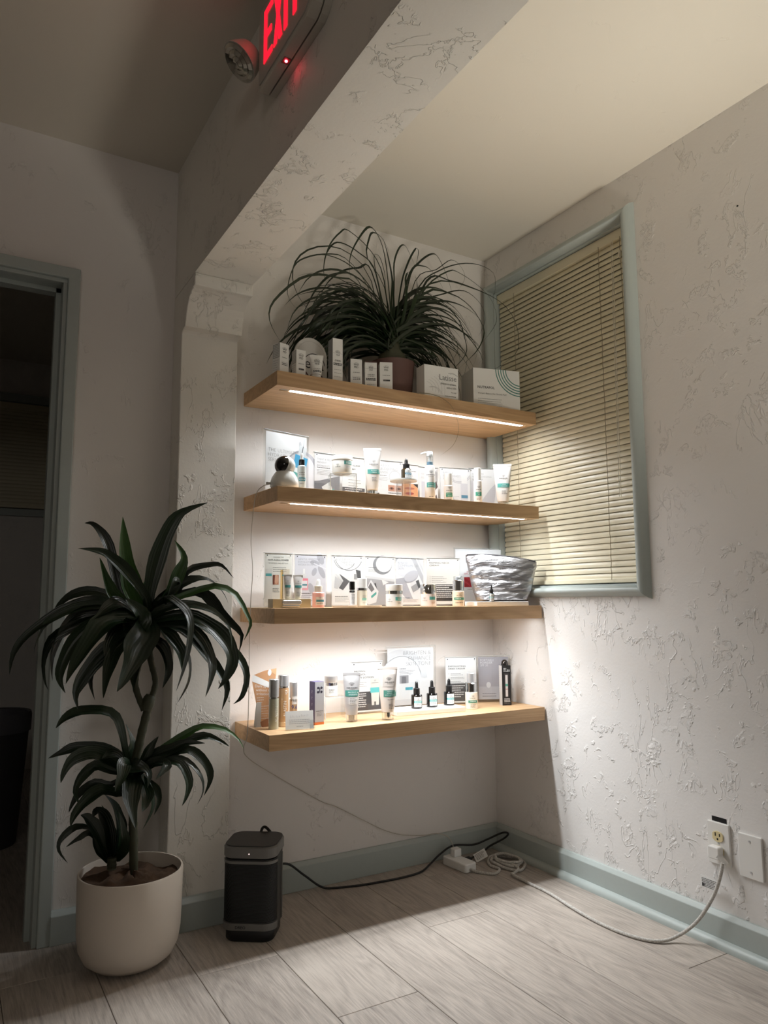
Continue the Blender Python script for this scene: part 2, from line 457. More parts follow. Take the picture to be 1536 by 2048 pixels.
# doorway: casing, jamb lining and stop
door = structure(MB().prism_y([(DX1, 0), (-1.610, 0), (-1.610, 1.981), (DX0 - 0.036, 1.981), (DX0 - 0.036, 0), (DX0, 0), (DX0, DZ), (DX1, DZ)], -0.018, 0.0, SAGE).build('door_1', bevel=0.003))
MB().box(DX1 - 0.012, DX1, -0.006, 0.126, 0, DZ - 0.012, SAGE).build('jamb', door, bevel=0.001)
MB().box(DX0, DX0 + 0.012, -0.006, 0.126, 0, DZ - 0.012, SAGE).build('jamb', door, bevel=0.001)
MB().box(DX0, DX1, -0.006, 0.126, DZ - 0.012, DZ, SAGE).build('head_jamb', door, bevel=0.001)
MB().box(DX1 - 0.026, DX1 - 0.012, 0.05, 0.085, 0, DZ - 0.012, SAGE).build('door_stop', door)
MB().box(DX0 + 0.012, DX1 - 0.012, 0.05, 0.085, DZ - 0.026, DZ - 0.012, SAGE).build('door_stop', door)

# ------------------------------------------------------------------ window with half-round casing
win = structure(MB().box(0.06, 0.10, WY0, WY0 + 0.03, WZ0, WZ1, SAGE).box(0.06, 0.10, WY1 - 0.03, WY1, WZ0, WZ1, SAGE).box(0.06, 0.10, WY0, WY1, WZ0, WZ0 + 0.03, SAGE).box(0.06, 0.10, WY0, WY1, WZ1 - 0.03, WZ1, SAGE).box(0.06, 0.10, WY0, WY1, 1.60, 1.63, SAGE).build('window_1'))
for z0, z1 in ((WZ0 + 0.03, 1.60), (1.63, WZ1 - 0.03)):
    MB().box(0.078, 0.082, WY0 + 0.03, WY1 - 0.03, z0, z1, mat('night_glass', (6, 8, 10), 0.05, coat=0.5)).build('pane', win)
def half_round(p, q, wdir, name):
    # bullnose moulding: from p to q on the wall plane x=0, width along wdir
    p, q, w = Vector(p), Vector(q), Vector(wdir); W = w.length; w.normalize(); d = (q - p).normalized(); rings = []
    for c, mit in ((p, 1), (q, -1)):
        ring = []
        for i in range(11):
            t = i / 10; s = t * W
            out = 0.030 * math.sin(math.pi * min(1.0, 0.12 + t * 0.88)) ** 0.6 if 0 < i < 10 else 0.0
            ring.append(c + w * s + Vector((-out, 0, 0)) + d * (-mit * s if i else 0))
        rings.append([tuple(v) for v in ring])
    return MB().loft(rings, SAGE).build(name, win, smooth=60)
cw = 0.044
half_round((0, WY0, WZ0), (0, WY0, WZ1), (0, -cw, 0), 'side_casing')
half_round((0, WY1, WZ1), (0, WY1, WZ0), (0, cw, 0), 'side_casing')
half_round((0, WY1, WZ0), (0, WY0, WZ0), (0, 0, -cw + 0.008), 'bottom_casing')
half_round((0, WY0, WZ1), (0, WY1, WZ1), (0, 0, cw - 0.004), 'top_casing')
MB().box(-0.001, 0.06, WY0, WY1, WZ0 - 0.0005, WZ0 + 0.006, SAGE).build('window_sill', win)
MB().box(0.0005, 0.06, WY1 - 0.005, WY1, WZ0 + 0.006, WZ1, SAGE).build('reveal', win)
MB().box(0.0005, 0.06, WY0, WY0 + 0.004, WZ0 + 0.006, WZ1, SAGE).build('reveal', win)
MB().box(0.0005, 0.06, WY0 + 0.004, WY1 - 0.005, WZ1 - 0.006, WZ1, SAGE).build('reveal', win)

def blind(label, group, loc, rotz, width, top, bottom, pitch, slat_m, rail_m, cords=True, cord_at=(0.16, 0.82)):
    # local: x along the window, -y toward the room, z up
    t = thing('window_blind', label, 'blind', loc, rotz, group)
    MB().box(0, width, -0.014, 0.014, top - 0.036, top, rail_m).build('head_rail', t, bevel=0.002)
    MB().box(0.002, width - 0.002, -0.011, 0.011, bottom, bottom + 0.016, rail_m).build('bottom_rail', t, bevel=0.003)
    s = MB(); tilt = R(74); prof = []
    for i in range(6):
        u = -0.0125 + 0.025 * i / 5; c = 0.0028 * (1 - (u / 0.0125) ** 2)
        prof.append((-u * math.cos(tilt) - c * math.sin(tilt), -u * math.sin(tilt) + c * math.cos(tilt) * 0.6))
    # room-side edge down, crown toward the room
    prof = [(-0.0125 * math.cos(tilt) * (2 * i / 5 - 1) - 0.0026 * (1 - (2 * i / 5 - 1) ** 2), -0.0125 * math.sin(tilt) * (2 * i / 5 - 1)) for i in range(6)]
    v = []
    for x in (0.003, width - 0.003):
        v += [(x, y, z) for y, z in prof] + [(x, y + 0.0005, z + 0.0002) for y, z in reversed(prof)]
    n = 12
    s.add(v, [tuple(range(n)), tuple(range(2 * n - 1, n - 1, -1))] + [(i, n + i, n + (i + 1) % n, (i + 1) % n) for i in range(n)], slat_m)
    me = s.mesh('slat', 40)
    z = bottom + 0.026
    while z < top - 0.038:
        o = bpy.data.objects.new('slat', me); COL.objects.link(o); o.parent = t; o.location = (0, 0, z)
        o.rotation_euler = (R(random.uniform(-2, 2)), 0, 0); z += pitch
    if cords:
        cm = mat('blind_cord', (150, 138, 112), 0.7)
        for f in cord_at:
            pts = [(f * width + random.uniform(-.001, .001), -0.0175 + 0.002 * (i % 2), top - 0.03 - (top - bottom - 0.04) * i / 60) for i in range(61)]
            MB().tube(pts, 0.0011, cm, 5).build('ladder_cord', t, smooth=60)
        wx = 0.91 * width
        for d in (0, 0.007):
            MB().tube([(wx + d + 0.012 * q * q * 0 - 0.010 * q, -0.021, top - 0.034 - 0.90 * q) for q in (0, .25, .5, .75, 1)], 0.0011, mat('lift_cord_white', (225, 220, 205), 0.7), 5).build('lift_cord', t, smooth=60)
        tx = 0.965 * width
        MB().tube([(tx, -0.02, top - 0.034), (tx, -0.022, top - 0.085)], 0.0011, cm, 5).build('tilt_cord', t)
        MB().lathe([(0.003, top - 0.112), (0.006, top - 0.108), (0.0055, top - 0.092), (0.003, top - 0.084)], mat('tassel', (214, 206, 186), 0.5), 10, tx, -0.022).build('cord_tassel', t, smooth=40)
        MB().tube([(tx, -0.02, top - 0.11), (tx + 0.004, -0.021, top - 0.3), (tx + 0.006, -0.022, top - 0.50)], 0.0011, cm, 5).build('tilt_cord', t)
        MB().lathe([(0.002, top - 0.54), (0.006, top - 0.53), (0.005, top - 0.51), (0.0025, top - 0.50)], CLEARC, 10, tx + 0.006, -0.022).build('cord_tassel', t, smooth=40)
    return t
SLAT = mat('blind_slat_cream', (224, 216, 190), 0.32, vary=0.02)
blind('closed cream mini blind in the grey framed window beside the shelves', None, (0.030, WY1 - 0.006, 0), -90, 0.690, WZ1 - 0.008, WZ0 + 0.010, 0.0205, SLAT, SLAT)
# dark room beyond the doorway: shuttered window and a bin
dw = structure(MB().box(-2.62, -1.18, Y2 - 0.03, Y2, 1.46, 1.50, SAGE).box(-2.62, -1.18, Y2 - 0.03, Y2, 2.14, 2.19, SAGE).box(-2.62, -2.57, Y2 - 0.03, Y2, 1.50, 2.14, SAGE).box(-1.23, -1.18, Y2 - 0.03, Y2, 1.50, 2.14, SAGE).build('window_2'))
blind('blind on the far window of the dark room beyond the doorway', None, (-2.56, Y2 - 0.032, 0), 0, 1.32, 2.13, 1.505, 0.0215, SLAT, SLAT, cords=False)
DARKBIN = mat('dark_bin', (60, 60, 64), 0.5)
t = thing('waste_bin', 'dark bin with a liner in the unlit room beyond the doorway', 'bin', (-1.72, 1.05, 0))
MB().lathe([(0.10, 0.0), (0.105, 0.01), (0.135, 0.50), (0.13, 0.50), (0.10, 0.015)], DARKBIN, 24).build('bin_body', t, smooth=30)
MB().lathe([(0.139, 0.44), (0.14, 0.50), (0.136, 0.515), (0.126, 0.51), (0.12, 0.42)], mat('bin_liner', (90, 90, 96), 0.4), 24).build('liner', t, smooth=40)

# ------------------------------------------------------------------ exit sign on the beam
t = thing('exit_sign', 'lit red exit sign with lamp heads fixed to the side of the beam', 'sign', (XPL, -1.02, 2.125))
SIGNW = mat('sign_housing', (205, 200, 190), 0.4)
def yz(poly, x0, x1, m): return MB().prism_x(poly, x0, x1, m)
q = rrect(-0.152, 0.152, 0.0, 0.20, 0.012)
q = [(y if not (y < -0.1 and z < 0.05) else y, z) for y, z in q]
q = [(y, z) for y, z in rrect(-0.152, 0.152, 0.0, 0.20, 0.006) if not (y < -0.14 and z < 0.04)]
q = q + [(-0.152, 0.045), (-0.149, 0.03), (-0.141, 0.016), (-0.128, 0.006), (-0.112, 0.0)]
ctr = (0.0, 0.1); q.sort(key=lambda p: math.atan2(p[1] - ctr[1], p[0] - ctr[0]))
yz(q, -0.016, 0.0, SIGNW).build('back_box', t, bevel=0.001)
yz(q, -0.043, -0.018, SIGNW).build('housing', t, bevel=0.003)
fp = yz([(y * 0.94, 0.1 + (z - 0.1) * 0.9) for y, z in q], -0.0455, -0.0425, mat('sign_face', (190, 184, 176), 0.35)).build('face_plate', t)
RED = emit('exit_red', (1.0, 0.008, 0.022), 1.9)
def letter(polys):
    b = MB()
    for pl in polys: b.prism_x([(-y, z) for y, z in pl], -0.0472, -0.0450, RED)
    return b
z0, z1, st = 0.043, 0.172, 0.015
def rc(a, b, c, d): return [(a, c), (b, c), (b, d), (a, d)]
e0 = -0.110
letter([rc(e0, e0 + .016, z0, z1), rc(e0 + .016, e0 + .05, z0, z0 + st), rc(e0 + .016, e0 + .05, z1 - st, z1), rc(e0 + .016, e0 + .044, .1 - .002, .1 + .013)]).build('letter', t)
x0 = -0.052
letter([[(x0, z0), (x0 + .017, z0), (x0 + .047, z1), (x0 + .03, z1)], [(x0 + .03, z0), (x0 + .047, z0), (x0 + .0305, .1075), (x0 + .0235, .0775 - .0)], [(x0 + .0165, .1075), (x0 + .0235, .137), (x0 + .017, z1), (x0, z1)]]).build('letter', t)
letter([rc(0.006, 0.023, z0, z1)]).build('letter', t)
letter([rc(0.054, 0.071, z0, z1 - st), rc(0.033, 0.092, z1 - st, z1)]).build('letter', t)
MB().box(-0.036, -0.020, 0.013, 0.033, -0.001, 0.0, mat('button_bezel', (110, 60, 58), 0.4)).build('test_button', t)
MB().lathe([(0.003, -0.0025), (0.003, -0.001)], emit('pilot_red', (1.0, 0.05, 0.08), 60.0), 10, -0.028, 0.023).build('pilot_light', t)
for yy, sgn in ((0.20, 1),):
    c = Vector((-0.078, yy - 0.012, 0.088)); nrm = Vector((-0.70, 0.08, -0.78)).normalized()
    M3 = nrm.to_track_quat('Z', 'Y').to_matrix()
    def place(b, name, sm=40):
        b.v = [tuple(c + M3 @ Vector(v)) for v in b.v]; return b.build(name, t, smooth=sm)
    place(MB().lathe([(0.0, -0.052), (0.02, -0.05), (0.036, -0.036), (0.045, -0.012), (0.047, 0.0), (0.044, 0.0)], SIGNW, 28), 'lamp_head')
    b = MB(); rings = []
    for j in range(7):
        r = 0.044 * (1 - j / 6.3); rings.append((r, 0.002 + 0.004 * (j % 2) + 0.006 * j / 6))
    b.lathe(rings, mat('faceted_lens', (190, 186, 176), 0.12, 0.85), 18); place(b, 'lens', None)
    MB().tube([tuple(c - nrm * 0.04), (-0.03, 0.165, 0.10), (-0.02, 0.150, 0.10)], 0.012, SIGNW, 10).build('lamp_arm', t, smooth=50)

# ------------------------------------------------------------------ outlet, blank plate, cord
PLATE = mat('plate_white', (236, 234, 230), 0.35)
def plate(name, label, y, z):
    t = thing(name, label, 'wall plate', (0, y, z), -90)
    MB().prism_y(rrect(-0.0345, 0.0345, -0.057, 0.057, 0.003), -0.0075, 0.0, PLATE).build('cover', t, bevel=0.0018)
    return t
t = plate('power_outlet', 'white duplex power outlet with a cream socket above a plugged in cord', -0.988, 0.2715)
CREAM = mat('socket_cream', (222, 206, 160), 0.4)
for dz in (0.0195, -0.0195):
    f = MB().prism_y([(min(max(x, -0.0165), 0.0165), z) for x, z in [(0.019 * math.cos(R(a)), dz + 0.0145 * math.sin(R(a))) for a in range(0, 360, 15)]], -0.0105, -0.0075, CREAM).build('socket', t, bevel=0.0006)
    if dz > 0:
        for x, hgt in ((-0.0065, 0.0095), (0.0065, 0.008)):
            MB().box(x - 0.0013, x + 0.0013, -0.0112, -0.0104, dz + 0.001, dz + 0.001 + hgt, BLACK).build('slot', f)
        MB().prism_y([(0.0026 * math.cos(R(a)), dz - 0.0065 + 0.003 * math.sin(R(a))) for a in range(0, 360, 30)], -0.0112, -0.0104, BLACK).build('slot', f)
MB().lathe([(0.003, 0), (0.003, 0.0012), (0.0, 0.0018)], SILVER, 12).build('screw', t, loc=(0, -0.0072, 0)).rotation_euler.x = R(90)
structure(MB().box(-0.0005, 0.0, -1.0125, -0.966, 0.329, 0.342, BLACK).build('wall_hole'))
t = plate('blank_plate', 'blank white wall plate with two screws right of the power outlet', -1.083, 0.262)
for dz in (0.040, -0.040):
    o = MB().lathe([(0.0034, 0), (0.0034, 0.0014), (0.0, 0.002)], SILVER, 12).build('screw', t, loc=(0, -0.0073, dz), smooth=40); o.rotation_euler.x = R(90)
# small nail hole marks
for y, z in ((-1.1635, 2.0879), ):
    structure(MB().lathe([(0.003, 0.0), (0.0028, 0.0012), (0.0, 0.0014)], BLACK, 8).build('nail', None, loc=(0.0, y, z))).rotation_euler.y = R(-90)

def braided(name, c1, c2, scale=220.0):
    m, nt, b = new_mat(name); t = N(nt, 'ShaderNodeTexCoord'); w = N(nt, 'ShaderNodeTexVoronoi', i_Scale=scale)
    nt.links.new(t.outputs['Object'], w.inputs['Vector']); mx = N(nt, 'ShaderNodeMix', data_type='RGBA')
    mx.inputs['A'].default_value = rgb(*c1); mx.inputs['B'].default_value = rgb(*c2)
    mp = N(nt, 'ShaderNodeMapRange'); mp.inputs['From Max'].default_value = 0.7; nt.links.new(w.outputs['Distance'], mp.inputs['Value'])
    nt.links.new(mp.outputs['Result'], mx.inputs['Factor']); nt.links.new(mx.outputs['Result'], b.inputs['Base Color']); b.inputs['Roughness'].default_value = 0.8
    return m
BRAID = braided('white_braid', (226, 223, 216), (184, 180, 174))
t = thing('extension_cord', 'white braided extension cord coiled in the corner and plugged into the outlet', 'cord', (-0.26, -0.12, 0))
def loc_(pts, o): return [(p[0] - o[0], p[1] - o[1], p[2] - o[2]) for p in pts]
O = (-0.26, -0.12, 0)
hub = MB().prism_z(rrect(-0.028, 0.028, -0.062, 0.062, 0.01), 0.0, 0.03, WHITE).build('outlet_hub', t, bevel=0.004, loc=(-0.010, 0.004, 0.0), rotz=6)
r = 0.0050
coil = []
for i in range(0, 46):
    a = R(200 - 25 * i); rr = 0.088 - 0.0012 * i + 0.006 * math.sin(i * 1.7)
    if i > 30: rr = 0.05 + 0.004 * math.sin(i)
    coil.append((-0.105 + rr * math.cos(a) * 0.75, -0.185 + rr * math.sin(a), r + 0.0085 * min(2, int(i / 15)) + 0.001 * (i % 3)))
MB().tube(smooth_path(loc_([(-0.268, -0.176, 0.012), (-0.25, -0.20, r), (-0.21, -0.24, r)] + coil + [(-0.12, -0.26, 0.016), (-0.17, -0.285, r + .004)], O), 4), r, BRAID, 8).build('cord_coil', t, smooth=60)
MB().tube(smooth_path(loc_([(-0.17, -0.285, r + .004), (-0.166, -0.38, r), (-0.168, -0.471, r), (-0.188, -0.60, r), (-0.198, -0.72, r), (-0.185, -0.82, r), (-0.150, -0.880, 0.006), (-0.100, -0.905, 0.016), (-0.060, -0.945, 0.062), (-0.045, -0.990, 0.140), (-0.040, -1.012, 0.200), (-0.034, -1.016, 0.232)], O), 8), r, BRAID, 8).build('cord', t, smooth=60)
p = MB().prism_y(rrect(-0.018, 0.018, -0.017, 0.017, 0.006), -0.022, 0.0, PLATE).build('plug', t, bevel=0.003)
p.rotation_euler.z = R(-90); p.location = (0.26 - 0.0108, -0.987 + 0.12, 0.251)
MB().tube([(0, 0, 0), (0.004, -0.012, -0.010), (0.008, -0.022, -0.020)], [0.009, 0.008, 0.006], PLATE, 10).build('plug_neck', t, smooth=50).location = (0.26 - 0.026, -0.997 + 0.12, 0.246)
tg = Ink(); 
b = MB().prism_y([(-0.032, -0.013), (0.030, -0.018), (0.032, 0.012), (-0.030, 0.017)], -0.0006, 0.0, WHITEP).build('warning_tag', t)
b.rotation_euler.z = R(-90); b.location = (0.26 - 0.022, -0.965 + 0.12, 0.160)
tg.bars(-0.026, 0.024, 0.009, 6, 0.0042, DGREY, 0.0016, seed=4); tg.rect(-0.026, -0.011, -0.018, -0.004, (80, 80, 80)); q = tg.done('print', b, -0.0006)

BLKC = mat('black_cable', (24, 23, 23), 0.5)
t = thing('usb_charger', 'small white usb charger plugged into the cord hub by the baseboard', 'charger', (-0.262, -0.085, 0.0305))
MB().prism_z(rrect(-0.016, 0.016, -0.014, 0.014, 0.004), 0.0, 0.026, WHITE).build('charger_body', t, bevel=0.002)
tb = MB().tube([(0, 0.010, 0.018), (0, 0.018, 0.020)], 0.004, WHITE, 8).build('usb_plug', t, smooth=50)
# ------------------------------------------------------------------ heater and its cable
HEAT = mat('heater_grey', (58, 57, 56), 0.42)
HEATL = mat('heater_band', (112, 110, 107), 0.38)
HEATG = mat('heater_grille', (30, 30, 31), 0.45)
t = thing('space_heater', 'black tower space heater standing on the floor below the shelves', 'heater', (-1.092, -0.228, 0), -35)
heater = t
outl = lambda g: rrect(-0.079 + g, 0.079 - g, -0.072 + g, 0.072 - g, 0.036 - g * 0.5, 8)
MB().loft([[(x, y, z) for x, y in outl(g)] for z, g in ((0, .012), (.006, .008), (.030, .008), (.034, .010))], mat('heater_base', (20, 21, 24), 0.4)).build('base', t, smooth=40)
MB().prism_z(outl(0.004), 0.034, 0.238, HEAT).build('body', t, smooth=40)
MB().loft([[(x, y, z) for x, y in outl(g)] for z, g in ((.243, .002), (.246, .0), (.272, .0), (.276, .003), (.2775, .012))], HEATL).build('lid_band', t, smooth=30)
MB().prism_z(outl(0.004), 0.2772, 0.2792, mat('heater_top', (44, 43, 42), 0.4)).build('top_panel', t, smooth=40)
MB().prism_z(outl(0.010), 0.236, 0.245, BLACK).build('shadow_gap', t, smooth=40)
def front_arc(g):                              # front half of the outline, for trims and louvres
    return [(x, y) for x, y in outl(g) if y < 0.036]
def front_strip(z0, z1, g0, g1, m, name, cut=0.06):
    a = [p for p in outl(g0) if p[1] < cut]; a.sort(key=lambda p: math.atan2(p[0], -p[1])); b = [p for p in outl(g1) if p[1] < cut]; b.sort(key=lambda p: math.atan2(p[0], -p[1]))
    return MB().loft([[(x, y, z0) for x, y in a], [(x, y, z1) for x, y in a], [(x, y, z1) for x, y in b], [(x, y, z0) for x, y in b], [(x, y, z0) for x, y in a]], m, closed=False).build(name, t, smooth=40)
front_strip(0.036, 0.056, 0.0005, 0.004, HEATL, 'lower_trim', 0.03)
front_strip(0.227, 0.235, 0.0005, 0.004, HEATL, 'upper_trim', 0.03)
for i in range(52):
    z = 0.059 + i * 0.00325
    front_strip(z, z + 0.0019, 0.002, 0.004, HEATG, 'louvre', 0.02)
for sx in (-1, 1):
    MB().box(sx * 0.0775 - 0.0012, sx * 0.0775 + 0.0012, 0.022, 0.027, 0.038, 0.233, HEATL).build('edge_trim', t)
hl = Ink(); hl.text('DREO', -0.020, 0.0415, 0.0115, (26, 26, 28), 'C', thin=0.015); hl.done('lettering', t, -0.0718)
MB().lathe([(0.0018, 0.0), (0.0018, 0.0006)], emit('indicator', (1.0, 0.75, 0.7), 1.2), 10).build('indicator_light', t, loc=(0.002, -0.0722, 0.257)).rotation_euler.x = R(90)
MB().tube(smooth_path([(0.0, 0.066, 0.268), (0.004, 0.078, 0.286), (0.014, 0.080, 0.288), (0.030, 0.072, 0.276)], 6), 0.0045, BLKC, 8).build('carry_loop', t, smooth=60)
heater.scale = (1, 1, 0.935)
t = thing('heater_cable', 'black power cable running from the heater along the baseboard to the corner', 'cable', (-0.6, -0.05, 0))
O = (-0.6, -0.05, 0); r = 0.0036
MB().tube(smooth_path(loc_([(-1.050, -0.150, 0.115), (-0.985, -0.072, 0.112), (-0.91, -0.045, 0.105), (-0.85, -0.045, 0.060), (-0.79, -0.055, 0.014), (-0.74, -0.062, r), (-0.66, -0.085, r), (-0.58, -0.095, r), (-0.50, -0.100, r), (-0.42, -0.090, r), (-0.36, -0.060, 0.010), (-0.30, -0.040, 0.030), (-0.24, -0.040, 0.050), (-0.15, -0.045, 0.040), (-0.09, -0.050, 0.050), (-0.045, -0.085, 0.076), (-0.036, -0.110, 0.078), (-0.045, -0.095, 0.058), (-0.085, -0.060, 0.028), (-0.13, -0.070, 0.014), (-0.18, -0.085, 0.012), (-0.222, -0.100, 0.014)], O), 7), r, BLKC, 8).build('cable', t, smooth=60)
MB().box(-0.011, 0.011, -0.010, 0.010, 0.006, 0.024, BLKC).build('plug', t, bevel=0.003, loc=(0.378, -0.055, 0.0))
b = MB().prism_y([(-0.024, -0.016), (0.024, -0.016), (0.024, 0.016), (-0.024, 0.016)], -0.0005, 0.0, WHITEP).build('care_tag', t)
b.location = (-0.165 + 0.6, -0.105 + 0.05, 0.020); b.rotation_euler = (R(-40), R(-30), R(-35))
tg = Ink(); tg.bars(-0.019, 0.019, 0.009, 5, 0.0045, (120, 110, 108), 0.0016, seed=9); tg.done('print', b, -0.0005)

# ------------------------------------------------------------------ floating shelves
S1, S2, S3, S4 = 1.6669, 1.3043, 0.9331, 0.5645
YF, TH = -0.2975, 0.0465
LED = emit('led_white', LED_COLOR, LED_STRENGTH)
ALU = mat('led_channel', (150, 140, 125), 0.4, 0.6)
for zt, xl, lit, lab in ((S1, -1.069, True, 'topmost oak floating shelf carrying the big grassy plant'), (S2, -1.063, True, 'second oak floating shelf from the top with its lit strip showing'),
                    (S3, -1.068, True, 'third oak floating shelf from the top below the silver pouch'), (S4, -1.079, False, 'lowest oak floating shelf without a visible light strip')):
    xr = -0.006
    t = thing('floating_shelf', lab, 'shelf', ((xl + xr) / 2, -0.15, zt - TH), 0, 'oak floating shelves in the alcove')
    hw = (xr - xl) / 2
    yf = YF + 0.15
    bd = MB().prism_x([(yf, 0), (-0.1125, 0), (-0.1125, 0.004), (-0.0915, 0.004), (-0.0915, 0), (0.1495, 0), (0.1495, TH), (yf, TH)] if lit else [(yf, 0), (0.1495, 0), (0.1495, TH), (yf, TH)], -hw, hw, OAK)
    bd.build('board', t, bevel=0.0008)
    if lit:
        for sa, sb in ((-hw, -hw + 0.028), (hw - 0.022, hw)): MB().box(sa, sb, -0.1125, -0.0915, 0.0, 0.004, OAK).build('groove_end', t)
        MB().box(-hw + 0.028, hw - 0.022, -0.1125, -0.0915, 0.0028, 0.004, ALU).build('led_channel', t)
        MB().box(-hw + 0.066, hw - 0.034, -0.1118, -0.0922, 0.0006, 0.0028, LED).build('led_strip', t)
        d = bpy.data.lights.new('led_light', 'AREA'); d.shape = 'RECTANGLE'; d.size = 2 * hw - (0.17 if zt > 1 else 0.23); d.size_y = 0.013
        d.energy = LED_WATTS; d.color = LED_COLOR; d.spread = R(LED_SPREAD)
        lo = bpy.data.objects.new('led_light', d); COL.objects.link(lo); lo.parent = t; lo.location = (-0.012 if zt > 1 else -0.05, -0.102, 0.0)

# ------------------------------------------------------------------ builders for the goods
def carton(label, x, y, z, yaw, w, d, h, front=None, side=None, m=None, group=None, cat='box', name='carton'):
    t = thing(name, label, cat, (x, y, z), yaw, group); m = m or WHITEP
    MB().box(-w / 2, w / 2, 0, d, 0, h, m).build('body', t, bevel=0.0008)
    if front:
        k = Ink(); l = Ink(); front(k, l, w, h); k.done('print', t); l.done('lettering', t)
    if side:
        k = Ink(lambda s, zz, e: (-w / 2 - e, d - s, zz)); k.curved = False; side(k, d, h); k.done('side_print', t)
    return t
def tube_item(label, x, y, z, yaw, h, W, capr, caph, capm, body, draw, group=None, bare=False, inner_cap=None):
    t = thing('cosmetic_tube', label, 'tube', (x, y, z), yaw, group)
    c = MB().lathe([(capr * 0.96, 0), (capr, 0.002), (capr, caph - 0.002), (capr * 0.97, caph)], capm, 28).build('cap', t, smooth=35)
    if inner_cap: MB().lathe([(capr * 0.55, 0.004), (capr * 0.55, caph - 0.001)], inner_cap, 20).build('inner_cap', t, smooth=35)
    hb = h - caph
    def ab(u):                       # half width / half depth at height u in 0..1
        a = capr * 1.02 + (W / 2 - capr * 1.02) * (u ** 0.85)
        b = capr * 1.02 * (1 - u ** 1.6) + 0.0012
        return a, b
    rings = []
    for i in range(15):
        u = min(1.0, i / 13 * 0.94) if i < 14 else 1.0
        a, b = ab(u)
        if u > 0.93: b = 0.0014
        zz = caph + hb * u
        rings.append([(a * math.copysign(abs(math.cos(q)) ** 0.9, math.cos(q)), b * math.sin(q), zz) for q in [2 * math.pi * k / 32 for k in range(32)]])
    a0, b0 = ab(0)
    rings = [[(x_ * 0.8, y_ * 0.8, zz) for x_, y_, zz in rings[0]]] + [[(x_, y_, zz + (0.0015 if i == 0 else 0)) for x_, y_, zz in r_] for i, r_ in enumerate(rings)]
    MB().loft(rings, body).build('tube_body', t, smooth=40)
    MB().box(-W / 2, W / 2, -0.0016, 0.0016, h - 0.009, h, body).build('crimp', t, bevel=0.0006)
    def fn(px, pz, e):
        u = min(max((pz - caph) / hb, 0), 0.999); a, b = ab(u)
        if u > 0.93: b = 0.0014
        s = max(0.0, 1 - min(1.0, abs(px) / a) ** 2)
        return (px, -b * math.sqrt(s) * 1.0 - e - 0.0004, pz)
    k = Ink(fn); l = Ink(fn); draw(k, l, W, h); k.done('label', t); l.done('lettering', t)
    return t
def bottle(name, label, cat, x, y, z, yaw, parts, R_=None, draw=None, group=None, n=28):
    # parts: (name, profile, material); draw wraps onto radius R_
    t = thing(name, label, cat, (x, y, z), yaw, group)
    for pn, prof, m in parts: MB().lathe(prof, m, n).build(pn, t, smooth=35)
    if draw:
        fn = lambda px, pz, e: ((R_ + e + 0.0003) * math.sin(px / R_), -(R_ + e + 0.0003) * math.cos(px / R_), pz)
        k = Ink(fn); l = Ink(fn); draw(k, l, R_); k.done('label', t); l.done('lettering', t)
    return t
def cyl(r, z0, z1, b=0.0012, ri=None):
    return [(0.0, z0), (r - b, z0), (r, z0 + b), (r, z1 - b), (r - b, z1), (0.0, z1)]
def card(label, x, y, z, yaw, w, h, draw, group=None, bz=0.006, tilt=0.0, magnets=True, depth=0.008, paper=(242, 242, 242), margin=0.0, foot=True):
    # printed sheet held in a clear acrylic block frame
    t = thing('acrylic_sign', label, 'sign', (x, y, z), yaw, group)
    t.rotation_euler.x = R(tilt) * 1.0
    MB().box(-w / 2 - 0.003, w / 2 + 0.003, -depth / 2, depth / 2, bz if foot else 0.0, h, CLEAR).build('acrylic_frame', t)
    # polished edges of the frame catch the light
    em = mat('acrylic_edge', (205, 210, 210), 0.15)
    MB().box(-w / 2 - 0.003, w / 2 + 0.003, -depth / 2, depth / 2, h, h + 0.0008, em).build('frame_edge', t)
    if foot: MB().box(-w * 0.46, w * 0.46, -0.014, 0.014, 0.0, bz, CLEAR).build('acrylic_foot', t)
    zb = bz + margin + 0.001
    MB().box(-w / 2 + margin, w / 2 - margin, -0.0004, 0.0004, zb, h - margin - 0.001, ink(paper, 0.5)).build('sheet', t)
    k = Ink(); l = Ink(); draw(k, l, w - 2 * margin, h - 0.002 - 2 * margin - bz)
    kk = k.build('print', t, loc=(0, -0.0004, zb)) if k.v else None
    ll = l.build('lettering', t, loc=(0, -0.0004, zb)) if l.v else None
    if magnets:
        for sx in (-1, 1):
            o = MB().lathe([(0.002, 0), (0.002, 0.0008)], BLACK, 10).build('magnet', t, loc=(sx * (w / 2 - 0.007), -depth / 2 - 0.0001, h - 0.008)); o.rotation_euler.x = R(90)
    return t
